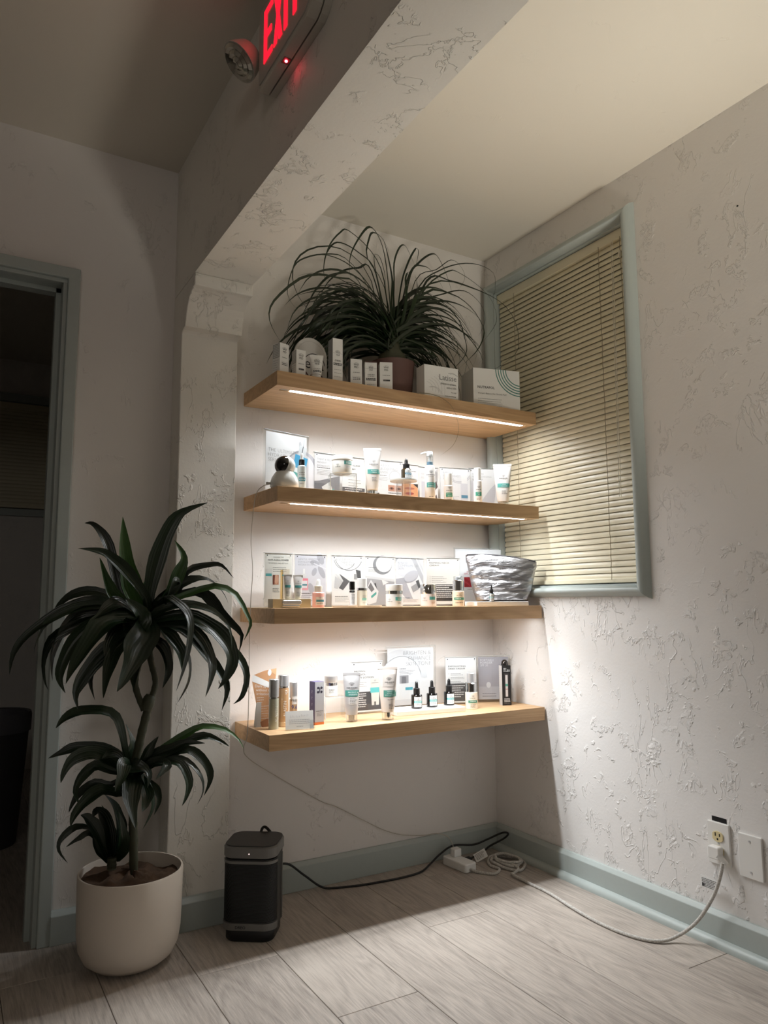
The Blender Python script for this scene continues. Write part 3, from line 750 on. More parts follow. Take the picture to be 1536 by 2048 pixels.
def riser(label, x, y, z, yaw, w, d, h, round_top=False):
    t = thing('acrylic_riser', label, 'stand', (x, y, z), yaw)
    g = 0.0025
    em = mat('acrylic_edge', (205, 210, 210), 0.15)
    if round_top:
        MB().lathe([(0, h - 0.005), (w / 2, h - 0.005), (w / 2, h), (0, h)], CLEAR, 32).build('top_plate', t, smooth=30)
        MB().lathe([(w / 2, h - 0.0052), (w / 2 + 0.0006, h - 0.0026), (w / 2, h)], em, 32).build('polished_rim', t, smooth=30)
        MB().lathe([(w * 0.27, 0), (w * 0.27, h - 0.005)], CLEARC, 28).build('column', t, smooth=30)
    else:
        MB().box(-w / 2, w / 2, -d / 2, d / 2, h - g, h, CLEAR).build('top_plate', t)
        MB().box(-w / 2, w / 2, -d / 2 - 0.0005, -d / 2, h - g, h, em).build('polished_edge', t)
        for sx in (-1, 1):
            MB().box(sx * w / 2 - (g if sx > 0 else 0), sx * w / 2 + (0 if sx > 0 else g), -d / 2, d / 2, 0, h - g, CLEAR).build('side_plate', t)
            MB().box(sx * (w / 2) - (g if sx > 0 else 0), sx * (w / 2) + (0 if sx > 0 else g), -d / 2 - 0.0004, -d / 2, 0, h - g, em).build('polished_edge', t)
    return t

# ------------------------------------------------------------------ top shelf: cartons
G1 = 'white skincare cartons on the top shelf'
def logo_front(style=0, s=1.0):
    def f(k, l, w, h):
        zt = h - (0.022 if style != 2 else 0.050)
        l.text('elta', 0, zt, 0.0105 * s, DGREY, 'C', thin=0.0)
        l.text('MD' if style != 2 else 'md', 0, zt - 0.0095 * s, 0.0095 * s, DGREY, 'C')
        k.arc(0, zt - 0.001, 0.0098 * s, 0.0105 * s, 25, 155, GREY)
        if style == 2: k.rect(-w / 2 + 0.001, zt - 0.0015, w / 2 - 0.001, zt - 0.001, GREY)
        l.bars(-w * 0.28, w * 0.3, zt - 0.026 * s, 1, 0.004, (150, 150, 150), 0.002, full=True)
        if style == 0:
            l.bars(-w * 0.3, w * 0.34, zt - 0.045 * s, 2, 0.005, DGREY, 0.0022, full=True); k.rect(-w * 0.34, zt - 0.0395 * s, w * 0.4, zt - 0.039 * s, GREY)
        if style == 1:
            k.rect(-w * 0.25, zt - 0.046 * s, w * 0.30, zt - 0.040 * s, (110, 108, 106)); k.rect(0.0, zt - 0.0455 * s, w * 0.29, zt - 0.0405 * s, DGREY, 1)
        if style == 2:
            l.text('UV SPORT', 0, zt - 0.030, 0.0052, DGREY, 'C'); l.bars(-w * .42, w * .42, zt - 0.038, 2, 0.0048, DGREY, 0.003, full=True)
            l.bars(-w * .35, w * .35, zt - 0.058, 3, 0.012, (160, 160, 160), 0.0012, full=True)
    return f
def panel_side(k, d, h):
    k.rect(d * .06, h * .55, d * .94, h * .97, DGREY); k.rect(d * .09, h * .56, d * .91, h * .955, (236, 236, 234), 1)
    k.bars(d * .14, d * .86, h * .91, 7, h * .05, (120, 120, 120), 0.001, 2, full=True)
    k.bars(d * .14, d * .86, h * .46, 5, h * .07, (175, 175, 175), 0.001, 2)
carton('white carton at the far left end of the top shelf, turned to show its side', -1.026, -0.252, S1, -4, 0.038, 0.036, 0.107, logo_front(0), panel_side, group=G1).rotation_euler.z = R(18)
carton('white carton with a dark bar, second from the left on the top shelf', -0.967, -0.250, S1, 0, 0.034, 0.034, 0.097, logo_front(1), panel_side, group=G1).rotation_euler.z = R(2)
def tube_logo(k, l, W, h):
    l.text('elta', 0, h - 0.026, 0.0125, DGREY, 'C'); l.text('md', 0, h - 0.036, 0.0115, DGREY, 'C')
    k.arc(0, h - 0.027, 0.011, 0.0117, 30, 150, GREY); k.rect(-W * .46, h - 0.0275, W * .46, h - 0.027, GREY)
    l.text('UV SPORT', 0, h - 0.052, 0.005, DGREY, 'C'); l.bars(-.013, .013, h - .058, 2, .004, DGREY, .0024, full=True); l.bars(-.010, .010, h - .070, 2, .005, (160, 160, 160), .001)
tube_item('small white sunscreen tube in front of the arched sign on the top shelf', -0.918, -0.262, S1, -14, 0.084, 0.045, 0.0155, 0.016, WHITE, WHITE, tube_logo)
# arched logo sign
t = thing('arched_sign', 'arched white sign with a large logo standing behind cartons on the top shelf', 'sign', (-0.892, -0.165, S1), 4)
ar = [(-0.062, 0.0), (0.062, 0.0), (0.062, 0.112)] + [(0.062 * math.cos(R(a)), 0.112 + 0.066 * math.sin(R(a))) for a in range(10, 180, 10)] + [(-0.062, 0.112)]
MB().prism_y(ar, 0.0, 0.010, mat('grey_board', (205, 203, 200), 0.55)).build('board', t, bevel=0.001)
l = Ink(); l.arc(0, .112, .0525, .0532, 0, 180, (165, 162, 160)); l.arc(0.012, 0.082, 0.040, 0.0425, 8, 172, INKB); l.text('elta', 0.012, 0.070, 0.052, INKB, 'C', thin=0.0); l.text('MD', 0.012, 0.022, 0.050, (95, 60, 62), 'C'); l.done('lettering', t)
carton('tallest slim white carton on the top shelf with a grey side', -0.833, -0.248, S1, 0, 0.037, 0.036, 0.160, logo_front(2), lambda k, d, h: k.rect(0.0005, 0.0005, d - 0.0005, h - 0.0005, (158, 160, 163)), group=G1).rotation_euler.z = R(-2)
carton('short white carton just right of the tallest carton on the top shelf', -0.767, -0.256, S1, 0, 0.040, 0.038, 0.098, logo_front(0), lambda k, d, h: k.rect(0.0005, 0.0005, d - 0.0005, h - 0.0005, (120, 121, 123)), group=G1).rotation_euler.z = R(-16)
def dark_top(k, l, w, h):
    logo_front(2, 0.9)(k, l, w, h + 0.026); k.rect(-w / 2, h - 0.004, w / 2, h, (92, 62, 60), 1)
carton('short white carton with a dark red top edge on the top shelf', -0.710, -0.256, S1, 0, 0.041, 0.036, 0.099, dark_top, group=G1).rotation_euler.z = R(-22)
carton('short white carton right against the mauve plant pot on the top shelf', -0.650, -0.257, S1, 0, 0.044, 0.036, 0.106, logo_front(1), group=G1).rotation_euler.z = R(-22)
def lat(k, l, w, h):
    l.text('Latisse', w * .44, h * .60, h * .24, (120, 118, 116), 'R', thin=-0.006, sx=0.92)
    k.arc(w * .30, h * .62, h * .22, h * .228, 40, 120, (140, 138, 136)); k.arc(w * .34, h * .52, h * .30, h * .306, 55, 110, (140, 138, 136))
    l.text('(bimatoprost ophthalmic', w * .43, h * .47, h * .085, DGREY, 'R', sx=.62); l.text('solution) 0.03%', w * .43, h * .36, h * .085, DGREY, 'R', sx=.62)
    l.text('Rx only', w * .43, h * .24, h * .055, DGREY, 'R'); l.bars(w * .10, w * .43, h * .13, 1, .006, DGREY, .002, full=True); l.bars(w * .02, w * .44, h * .05, 2, .004, (150, 150, 165), .0012, full=True)
    for i in range(5): k.arc(-w * .42 + .004 * i, h * .30, h * (.18 + .07 * i), h * (.184 + .07 * i), -20, 95 - 8 * i, (170, 168, 166), n=20, clip=(-w / 2, 0, w / 2, h))
    for i in range(3): k.arc(-w * .24, h * .15 - .006 * i, h * (.2 + .06 * i), h * (.204 + .06 * i), 20, 120, (175, 173, 171), n=16, clip=(-w / 2, 0, w / 2, h))
carton('wide white medicine carton with looping swirl print right of the plant pot', -0.425, -0.268, S1, 0, 0.142, 0.058, 0.124, lat, cat='box').rotation_euler.z = R(-4)
def nut(k, l, w, h):
    cx, cz = w * .5, h * 1.0
    for i in range(5): k.arc(cx, cz, h * (.36 + .065 * i), h * (.385 + .065 * i), 180, 270, (84, 148, 138), n=28)
    l.text('NUTRAFOL', -w * .41, h * .50, h * .088, DGREY, 'L', thin=0.004, sx=1.0)
    l.text("Women's Balance Hair Growth Pack*", -w * .41, h * .36, h * .056, GREY, 'L', sx=.9)
    l.bars(-w * .41, w * .12, h * .24, 2, h * .055, (150, 150, 150), .0014); l.bars(-w * .41, w * .14, h * .14, 3, h * .035, (160, 160, 160), .0011)
carton('largest white carton with green concentric arcs at the right end of the top shelf', -0.166, -0.262, S1, 0, 0.192, 0.115, 0.156, nut, cat='box').rotation_euler.z = R(-14)

# ------------------------------------------------------------------ second shelf
def hydr(k, l, w, h):
    L = -w / 2
    k.poly([(L, 0), (w / 2, 0), (w / 2, h), (L, h)], (234, 235, 237))
    k.ell(w * .40, h * .34, w * .45, h * .42, (160, 160, 166), 1, 40); k.ell(w * .36, h * .32, w * .40, h * .39, (200, 200, 205), 2, 40)
    k.poly([(w * .36, h * .5), (w * .44, h * .5), (w * .36, h * .92), (w * .30, h * .90)], (188, 188, 192), 3)
    c, s_ = math.cos(R(-12)), math.sin(R(-12))
    def rp(x0, z0, x1, z1, col, ly):
        ox, oz = w * .22, h * .02
        k.poly([(ox + a * c - b * s_, oz + a * s_ + b * c) for a, b in ((x0, z0), (x1, z0), (x1, z1), (x0, z1))], col, ly)
    rp(-.027, .0, .027, .125, (60, 160, 205), 4); rp(-.027, .034, .027, .080, (232, 240, 242), 5); rp(-.027, .050, .027, .064, TEAL, 6); rp(-.016, .125, .016, .160, (205, 210, 214), 4); rp(-.002, .125, .001, .160, (70, 75, 80), 5); rp(-.003, .160, .002, .186, (190, 196, 200), 4)
    l.text('THE ULTIMATE', L + w * .06, h * .66, w * .105, GREY, thin=-0.024); l.text('HYDRATING', L + w * .06, h * .575, w * .105, GREY, thin=-0.024); l.text('SERUM', L + w * .06, h * .49, w * .105, GREY, thin=-0.024)
card('tallest sign on the second shelf, hydrating serum print with a blue bottle', -0.968, -0.140, S2, 14, 0.176, 0.206, hydr, magnets=False, margin=0.004, bz=0.004)
# rounded desk projector with a visor
t = thing('desk_projector', 'white rounded device with a glossy black visor at the left of the second shelf', 'device', (-1.018, -0.245, S2), -30)
WG = mat('gloss_white', (238, 238, 234), 0.18, coat=0.4)
MB().lathe([(0.0, 0.0), (0.040, 0.0), (0.045, 0.006), (0.045, 0.020), (0.040, 0.036), (0.031, 0.050), (0.024, 0.058), (0.0, 0.062)], WG, 32).build('body', t, smooth=60)
hd = MB().lathe([(0.0, -0.030)] + [(0.030 * math.cos(R(a)), 0.030 * math.sin(R(a))) for a in range(-80, 81, 10)] + [(0.0, 0.030)], WG, 32).build('head', t, smooth=60, loc=(0.004, 0.0, 0.074))
vis = MB()
rings = []
for j in range(9):
    th = R(6 + 62 * j / 8); rings.append([(0.0318 * math.sin(th) * math.cos(q), 0.0318 * math.sin(th) * math.sin(q), 0.0318 * math.cos(th)) for q in [2 * math.pi * i / 28 for i in range(28)]])
vis.loft(rings, GLOSSB)
vo = vis.build('visor', t, smooth=60, loc=(0.000, -0.003, 0.074)); vo.rotation_euler = (R(78), 0, R(-38))
b = MB().lathe([(0.0325, -0.004), (0.034, 0.0), (0.0325, 0.004), (0.031, 0.0), (0.0325, -0.004)], WG, 32).build('visor_rim', t, smooth=60, loc=(0.0, -0.002, 0.074)); b.rotation_euler = (R(78), 0, R(-38)); b.scale = (0.96, 0.96, 1)
MB().prism_y(rrect(-0.006, 0.006, -0.0035, 0.0035, 0.003), -0.012, 0.004, mat('usb_plug_grey', (190, 188, 184), 0.4)).build('usb_plug', t, loc=(-0.043, -0.012, 0.016), rotz=-55)
t = thing('usb_wire', 'thin white usb wire hanging from the second shelf down to the cord hub', 'wire', (-1.085, -0.16, 0.9))
O = (-1.085, -0.16, 0.9)
wm = mat('thin_wire', (196, 188, 176), 0.5)
MB().tube(smooth_path(loc_([(-1.062, -0.232, 1.318), (-1.076, -0.212, 1.314), (-1.088, -0.192, 1.296), (-1.090, -0.171, 1.2577), (-1.091, -0.154, 1.147), (-1.089, -0.166, 1.052), (-1.091, -0.160, 0.958), (-1.091, -0.154, 0.865), (-1.091, -0.1545, 0.757), (-1.091, -0.155, 0.65), (-1.092, -0.150, 0.545), (-1.088, -0.110, 0.50), (-1.05, -0.045, 0.455), (-0.958, -0.006, 0.391), (-0.78, -0.006, 0.279), (-0.71, -0.006, 0.246), (-0.602, -0.006, 0.185), (-0.526, -0.006, 0.143), (-0.451, -0.008, 0.114), (-0.36, -0.013, 0.098), (-0.30, -0.020, 0.097), (-0.265, -0.040, 0.085), (-0.258, -0.060, 0.062), (-0.262, -0.068, 0.050)], O), 7), 0.0014, wm, 6).build('wire', t, smooth=60)
GD = 'dropper bottles on the shelves'
def dropper(label, x, y, z, yaw, r, hb, body, collar, bulb, draw, ht, lid=None, cat='bottle', group=None, sh=0.004, rc=None):
    rc = rc or r * 0.62; hc = (ht - hb) * 0.47
    return bottle('dropper_bottle', label, cat, x, y, z, yaw, [
        ('bottle_body', [(0, 0), (r - .0015, 0), (r, .0015), (r, hb - sh), (r - sh * .6, hb - sh * .2), (rc * .9, hb), (0, hb)], body),
        ('collar', [(rc * .92, hb), (rc, hb + .001), (rc, hb + hc - .001), (rc * .9, hb + hc), (0, hb + hc)], collar),
        ('bulb', [(rc * .62, hb + hc), (rc * .55, hb + hc + .003), (rc * .50, ht - .008), (rc * .42, ht - .003), (rc * .2, ht), (0, ht)], bulb)], r, draw, group)
FROST = mat('frosted_bottle', (212, 222, 224), 0.25, trans=0.0, coat=0.3)
def ser(k, l, r):
    k.rect(-.010, .030, .013, .041, (78, 160, 178), 1); l.bars(-.008, .010, .034, 1, .004, (235, 245, 245), .003, 3, full=True); l.bars(-.008, .010, .056, 2, .006, (150, 155, 158), .0018, 2, full=True); l.bars(-.006, .006, .020, 1, .004, (150, 155, 158), .0015)
dropper('slim frosted serum bottle with a white bulb beside the rounded device', -0.955, -0.235, S2, -22, .0135, .082, FROST, mat('dark_chrome', (60, 62, 66), .15, .9), WHITE, ser, .122, rc=.0095)
def breakouts(k, l, w, h):
    L = -w / 2
    k.rect(L, 0, w / 2, h, (232, 232, 235)); k.poly([(L, 0), (w * .5, 0), (w * .5, h * .52), (L + w * .2, h * .36), (L, h * .34)], (140, 140, 145), 1); k.poly([(L, 0), (w * .2, 0), (-w * .1, h * .3), (L, h * .30)], (120, 120, 126), 2)
    k.poly([(-w * .22, h * .22), (w * .1, h * .36), (w * .3, 0), (-w * .05, 0)], (228, 230, 230), 3); k.poly([(w * .06, h * .13), (w * .26, h * .2), (w * .27, h * .13), (w * .08, h * .06)], TEAL, 4)
    for i, s_ in enumerate(('TREAT & HELP', 'PREVENT', 'BREAKOUTS')): l.text(s_, L + w * .10, h * (.84 - .075 * i), w * .092, GREY, thin=-0.024)
    l.bars(L + w * .1, w * .12, h * .66, 1, .004, INKB, .0018, full=True); l.bars(L + w * .1, w * .30, h * .61, 4, h * .034, GREY, .0008)
GC = 'acrylic framed product cards'
card('second sign from the left on the second shelf, about preventing breakouts', -0.800, -0.105, S2, 8, 0.106, 0.158, breakouts, group=GC)
def clay(k, l, w, h):
    L = -w / 2
    l.text('PRO CLEAR', L + w * .22, h * .80, w * .075, INKB, sx=1.4); l.text('CREAM', L + w * .22, h * .71, w * .075, INKB, sx=1.4)
    l.bars(L + w * .25, w * .3, h * .46, 3, h * .07, (150, 150, 150), .0014)
    k.rect(L, 0, w * .46, h * .28, (96, 94, 96), 1); l.bars(L + w * .1, w * .38, h * .235, 5, h * .05, (235, 235, 235), .003, 3)
card('plain white card with a dark text panel behind the wide jar on the second shelf', -0.686, -0.090, S2, 4, 0.098, 0.158, clay, group=GC)
riser('clear acrylic riser under the wide white jar on the second shelf', -0.793, -0.205, S2, -20, .088, .066, .070)
JARM = mat('jar_white', (236, 236, 232), 0.3)
def pads(k, l, r):
    k.rect(.004, .030, .036, .042, TEAL, 1); l.bars(.010, .034, .037, 2, .0042, (235, 250, 248), .0026, 3, full=True); l.bars(.012, .032, .022, 2, .004, (180, 178, 172), .0014); k.lotus(-.018, .026, .007, (180, 180, 178)); l.bars(-.026, -.008, .021, 1, .003, (110, 110, 110), .0014, full=True)
bottle('cosmetic_jar', 'wide white jar standing on the clear riser on the second shelf', 'jar', -0.793, -0.205, S2 + .0701, -24, [
    ('jar_body', [(0, 0), (.027, 0), (.0325, .004), (.0335, .010), (.0335, .044), (.032, .047), (0, .047)], JARM), ('lid', [(.0335, .047), (.035, .048), (.035, .059), (.033, .062), (0, .063)], WHITE)], .0335, pads)
def tubeface(words, zb, zt=None, cx=0.0, wband=None, lg=True):
    def f(k, l, W, h):
        wb = wband or W * .30
        k.rect(cx - wb, zb * h, cx + wb * 1.0, (zb + .095) * h, TEAL, 1)
        for i, s_ in enumerate(words): l.text(s_, cx + wb * .1, (zb + .058 - .04 * i) * h, h * .032, (240, 250, 250), 'C', 4)
        if lg: k.lotus(cx, h * .70, h * .055, (165, 165, 165)); l.bars(cx - W * .24, cx + W * .24, h * .655, 1, .003, (90, 90, 90), .0022, full=True); l.bars(cx - W * .12, cx + W * .14, h * .625, 1, .003, (150, 150, 150), .0013, full=True)
        l.bars(cx - W * .1, cx + W * .2, h * (zb - .09), 3, h * .03, (120, 118, 116), .0016, seed=5)
    return f
tube_item('large white tube with a teal band beside the clear riser on the second shelf', -0.686, -0.222, S2, -28, .168, .062, .0175, .022, CLEARC, PEARL, tubeface(('RETINOL', 'CREAM'), .46, cx=.004, wband=.021), inner_cap=CHROME)
def agewater(k, l, w, h):
    L = -w / 2
    k.rect(L, 0, w / 2, h, (236, 236, 238)); k.arc(L + w * .02, h * 1.02, w * .30, w * .32, 270, 360, (195, 195, 198), 1, clip=(L, 0, w / 2, h - .001)); k.arc(w * .30, h * .62, w * .16, w * .17, 0, 360, (190, 190, 194), 1, n=36)
    for i, s_ in enumerate(('FORTIFY', 'AGE-DEFYING', 'POWER')): l.text(s_, L + w * .26, h * (.86 - .085 * i), w * .10, (150, 150, 150), thin=-0.024)
    l.bars(L + w * .02, w * .05, h * .64, 1, .004, INKB, .0016, full=True); l.bars(L + w * .02, w * .1, h * .59, 3, h * .032, (150, 150, 150), .0009)
    k.poly([(L, h * .44), (L + w * .2, h * .18), (L + w * .33, h * .22), (L + w * .42, h * .02), (L + w * .36, 0), (L, 0)], (66, 66, 68), 1); k.poly([(L + w * .02, h * .16), (L + w * .22, h * .23), (L + w * .32, 0), (L + w * .06, 0)], (230, 232, 232), 2); k.poly([(L + w * .13, h * .05), (L + w * .27, h * .125), (L + w * .29, h * .08), (L + w * .15, 0)], (70, 160, 178), 3)
    for i in range(2):
        x = w * (.10 + i * .21); k.rect(x, h * .27, x + w * .195, h * .42, (206, 158, 134), 1); k.ell(x + w * .1, h * .34, w * .07, h * .03, (150, 96, 80), 2); k.ell(x + w * .1, h * .34, w * .025, h * .022, (60, 44, 40), 3)
    l.bars(w * .1, w * .48, h * .22, 1, .004, INKB, .0022, full=True)
card('sign with eye photos and a dark bottle print behind the amber dropper bottle', -0.556, -0.085, S2, -4, .140, .160, agewater, group=GC)
def lips(k, l, w, h):
    k.rect(-w / 2, 0, w / 2, h, (238, 234, 234)); k.rect(-w * .5, h * .20, w * .5, h * .52, (224, 164, 120), 1); k.ell(0, h * .40, w * .3, h * .03, (188, 110, 90), 2); k.ell(0, h * .27, w * .26, h * .035, (170, 84, 76), 2); k.poly([(w * .2, h * .52), (w * .5, h * .52), (w * .5, h * .42)], (50, 44, 44), 2)
    l.bars(-w * .4, w * .4, h * .83, 1, .004, INKB, .002, full=True); l.text('REVEAL', -w * .42, h * .70, w * .2, (150, 150, 150), thin=-0.024); l.text('GLOW', -w * .42, h * .59, w * .2, (150, 150, 150), thin=-0.024); l.bars(-w * .4, w * .4, h * .15, 1, .004, INKB, .0018, full=True); l.bars(-w * .4, w * .4, h * .07, 2, .004, GREY, .001)
card('narrow sign with a peach lips photo beside the pump bottle on the second shelf', -0.444, -0.078, S2, -6, .070, .156, lips, magnets=False, group=GC)
riser('round clear riser under the amber dropper bottle on the second shelf', -0.550, -0.205, S2, 0, .096, .09, .071, True)
AMBER = mat('amber_glass', (58, 44, 18), 0.12, coat=0.5)
def lab_small(z0, z1, x0=-.006, x1=.017, band=(92, 150, 180), bz=.5):
    def f(k, l, r):
        k.rect(x0, z0, x1, z1, (236, 238, 238), 0); hh = z1 - z0; k.rect(x0, z0 + hh * (bz - .10), x1, z0 + hh * (bz + .10), band, 1); k.lotus((x0 + x1) / 2, z0 + hh * .74, hh * .12, (150, 150, 150)); l.bars(x0 + .004, x1 - .004, z0 + hh * .28, 2, hh * .12, (130, 130, 130), .001, 3, full=True); l.bars(x0 + .004, x1 - .004, z0 + hh * .66, 1, hh * .12, (110, 110, 110), .001, 3, full=True)
        l.bars(x0 + .003, x1 - .002, z0 + hh * (bz - .02), 1, .002, (235, 245, 248), .0016, 3, full=True)
    return f
dropper('amber dropper bottle standing on the round riser on the second shelf', -0.540, -0.208, S2 + .0711, -34, .0185, .040, AMBER, BLACK, BLACK, lab_small(.006, .036, -.004, .022), .077, rc=.0118)
def pump(k, l, r):
    k.lotus(.004, .098, .010, (160, 160, 160)); l.bars(-.014, .022, .090, 1, .003, (90, 90, 90), .002, full=True); l.bars(-.006, .014, .084, 1, .003, (150, 150, 150), .0012, full=True)
    k.rect(-.012, .046, .026, .064, TEAL, 1); l.text('SOOTHING', .006, .057, .0048, (240, 250, 250), 'C', 4); l.bars(-.006, .018, .050, 1, .003, (240, 250, 250), .002, 4, full=True); l.bars(-.004, .012, .012, 1, .003, (110, 110, 110), .0016)
t = bottle('pump_bottle', 'tall white pump bottle with a clear blue cap on the second shelf', 'bottle', -0.456, -0.232, S2, -34, [
    ('bottle_body', [(0, 0), (.0175, 0), (.0185, .002), (.0185, .118), (.016, .125), (.009, .128), (0, .128)], mat('pump_white', (232, 230, 228), .3)),
    ('collar', cyl(.0105, .128, .140), mat('blue_grey_collar', (120, 152, 172), .3)), ('cap', [(.0125, .130), (.0125, .166), (.0118, .168), (0, .168)], CLEARC), ('stem', cyl(.004, .140, .164), WHITE), ('actuator', [(.010, .160), (.0115, .162), (.0115, .174), (.010, .177), (0, .178)], WHITE)], .0185, pump)
MB().tube([(-.006, -.002, .172), (-.020, -.002, .1725), (-.031, -.002, .169)], [.0042, .0038, .003], WHITE, 10).build('spout', t, smooth=50)
def wrink(k, l, w, h):
    k.rect(-w / 2, 0, w / 2, h, (234, 233, 236)); k.rect(-w * .4, 0, w * .1, h * .62, (212, 212, 222), 1); k.rect(-w * .34, h * .62, w * .04, h * .78, (238, 238, 240), 1); k.rect(-w * .4, h * .08, w * .1, h * .17, (150, 186, 214), 2)
    for i in range(2): k.poly([(w * .12, h * (.45 - .36 * i)), (w * .42, h * (.66 - .36 * i)), (w * .5, h * (.5 - .36 * i)), (w * .28, h * (.36 - .36 * i))], (96, 86, 82), 1)
    k.poly([(w * .1, h * .4), (w * .5, h * .62), (w * .5, h), (w * .3, h * .86)], (222, 212, 204), 0)
    l.text('REDNESS', -w * .4, h * .80, w * .15, (170, 170, 174), thin=-0.024); l.text('RELIEF', -w * .4, h * .70, w * .15, (170, 170, 174), thin=-0.024)
card('narrow pale card half hidden behind the pump bottle on the second shelf', -0.362, -0.085, S2, -6, .078, .152, wrink, magnets=False, group=GC)
WB = mat('white_bottle', (238, 237, 236), .32)
def capped(label, x, y, z, yaw, r, hb, ht, rc, draw, bm=None, cm=None, group=None):
    return bottle('capped_bottle', label, 'bottle', x, y, z, yaw, [('bottle_body', [(0, 0), (r - .001, 0), (r, .001), (r, hb - .002), (r - .002, hb), (0, hb)], bm or WB), ('cap', [(rc, hb), (rc, ht - .0015), (rc - .0015, ht), (0, ht)], cm or WHITE)], r, draw, group)
def smallb(words, bz):
    def f(k, l, r):
        k.rect(-r * .55, bz, r * .95, bz + .015, (70, 172, 150), 1)
        for i, s_ in enumerate(words): l.text(s_, r * .25, bz + .0092 - .0058 * i, .0046, (240, 250, 250), 'C', 4)
        k.lotus(r * .25, bz + .030, .008, (160, 160, 160)); l.bars(-r * .45, r * .9, bz + .0225, 1, .003, (90, 90, 90), .0018, full=True); l.bars(-r * .3, r * .7, bz - .010, 2, .004, (120, 110, 106), .0016)
    return f
capped('short white bottle with a green band left of the blackhead card', -0.376, -0.232, S2, -36, .0165, .060, .106, .0145, smallb(('BREAKOUT', 'SERUM'), .018))
def banish(k, l, w, h):
    L = -w / 2
    k.rect(L, 0, w / 2, h, (231, 232, 236)); k.arc(w * .12, h * 1.02, w * .42, w * .44, 200, 330, (190, 190, 195), 1, clip=(L, 0, w / 2, h - .001)); k.arc(w * .12, h * 1.02, w * .46, w * .475, 200, 330, (178, 178, 184), 1, clip=(L, 0, w / 2, h - .001))
    k.rect(w * .18, 0, w * .42, h * .62, (214, 216, 224), 2); k.rect(w * .21, h * .62, w * .40, h * .90, (238, 238, 240), 2); k.rect(w * .20, h * .24, w * .42, h * .32, (90, 140, 170), 3)
    k.poly([(-w * .22, h * .46), (-w * .16, h * .44), (w * .02, h * .1), (-w * .1, h * .1)], (190, 192, 196), 2); k.rect(-w * .13, 0, w * .10, h * .13, (228, 128, 98), 3); k.rect(-w * .2, 0, -w * .14, h * .13, (214, 120, 150), 3); k.rect(-w * .13, h * .115, w * .02, h * .135, INKB, 4)
    for i, s_ in enumerate(('BANISH', 'BLACKHEADS', 'AND OIL')): l.text(s_, L + w * .10, h * (.85 - .075 * i), w * .095, GREY, thin=-0.024)
    l.bars(-w * .2, w * .15, h * .27, 3, h * .035, (150, 150, 150), .0009)
card('sign about banishing blackheads near the right of the second shelf', -0.238, -0.085, S2, -10, .128, .160, banish, group=GC)
capped('white bottle with a tall narrow cap in front of the blackhead card', -0.245, -0.235, S2, -38, .0155, .088, .136, .0128, smallb(('BHA', 'GEL'), .030))
def elim(k, l, w, h):
    L = -w / 2
    k.rect(L, 0, w / 2, h, (236, 237, 240)); k.poly([(L + w * .2, 0), (w * .3, 0), (w * .42, h * .66), (w * .2, h * .5)], (206, 207, 216), 1); k.rect(L, 0, L + w * .3, h * .7, (226, 226, 234), 1)
    for i, s_ in enumerate(('ELIMINATE', 'PORE-CLOGGING', 'BACTERIA')): l.text(s_, L + w * .10, h * (.85 - .07 * i), w * .082, GREY, thin=-0.024)
card('rightmost sign on the second shelf, partly behind the white cleanser tube', -0.098, -0.088, S2, -22, .122, .170, elim, group=GC)
tube_item('white cleanser tube at the right end of the second shelf', -0.118, -0.225, S2, -38, .164, .070, .020, .018, CLEARC, PEARL, tubeface(('PORE', 'CLEANSER'), .44, cx=.003, wband=.023), inner_cap=WHITE)

# ------------------------------------------------------------------ third shelf
def anti(k, l, w, h):
    L = -w / 2
    k.rect(L, 0, w / 2, h, (240, 238, 230)); k.rect(L + w * .03, h * .06, L + w * .27, h * .70, (228, 226, 220), 1); k.rect(L + w * .04, h * .56, L + w * .26, h * .61, (88, 170, 172), 2); k.rect(w * .16, h * .06, w * .42, h * .70, (226, 216, 196), 1); k.rect(w * .14, h * .57, w * .44, h * .59, (88, 170, 172), 2)
    k.rect(L + w * .30, h * .40, L + w * .52, h * .585, (196, 140, 110), 2); k.ell(L + w * .43, h * .50, w * .075, h * .085, (222, 172, 142), 3); k.poly([(L + w * .30, h * .40), (L + w * .36, h * .40), (L + w * .38, h * .585), (L + w * .30, h * .585)], (120, 62, 44), 4)
    k.rect(w * .08, h * .10, w * .18, h * .68, (232, 196, 130), 1)
    l.text('UNLEASH THE', 0, h * .915, w * .060, (150, 150, 145), 'C'); l.text('ANTI-AGING POWER', 0, h * .855, w * .088, INKB, 'C', width=w * .76); l.text('OF RETINOL AND PEPTIDES', 0, h * .80, w * .058, (150, 150, 145), 'C', width=w * .72)
    l.bars(-w * .2, w * .3, h * .72, 3, h * .035, (110, 110, 106), .0013, full=True); l.bars(-w * .2, w * .05, h * .32, 3, h * .03, INKB, .0014)
card('leftmost sign on the third shelf, about anti aging power, on a clear foot', -0.992, -0.140, S3, 0, .094, .176, anti, group=GC)
def mini(k, l, W, h):
    k.rect(-W * .34, h * .46, W * .34, h * .56, (88, 170, 172), 1); k.lotus(0, h * .70, h * .06, (170, 170, 170)); l.bars(-W * .3, W * .3, h * .64, 1, .003, (140, 140, 140), .001, full=True); l.bars(-W * .2, W * .3, h * .26, 3, .005, (120, 118, 116), .001)
tube_item('narrower of two small white tubes standing on the gold bar box', -0.994, -0.224, S3 + .0282, -22, .076, .026, .0085, .004, WHITE, PEARL, mini)
tube_item('wider of two small white tubes standing on the gold bar box', -0.960, -0.226, S3 + .0282, -14, .075, .032, .0095, .004, WHITE, PEARL, mini)
t = carton('low cream and gold box with a rounded silver roller on its front', -0.990, -0.250, S3, 0, .128, .040, .028, None, None, mat('cream_gold', (204, 188, 152), .4), cat='box', name='gold_box')
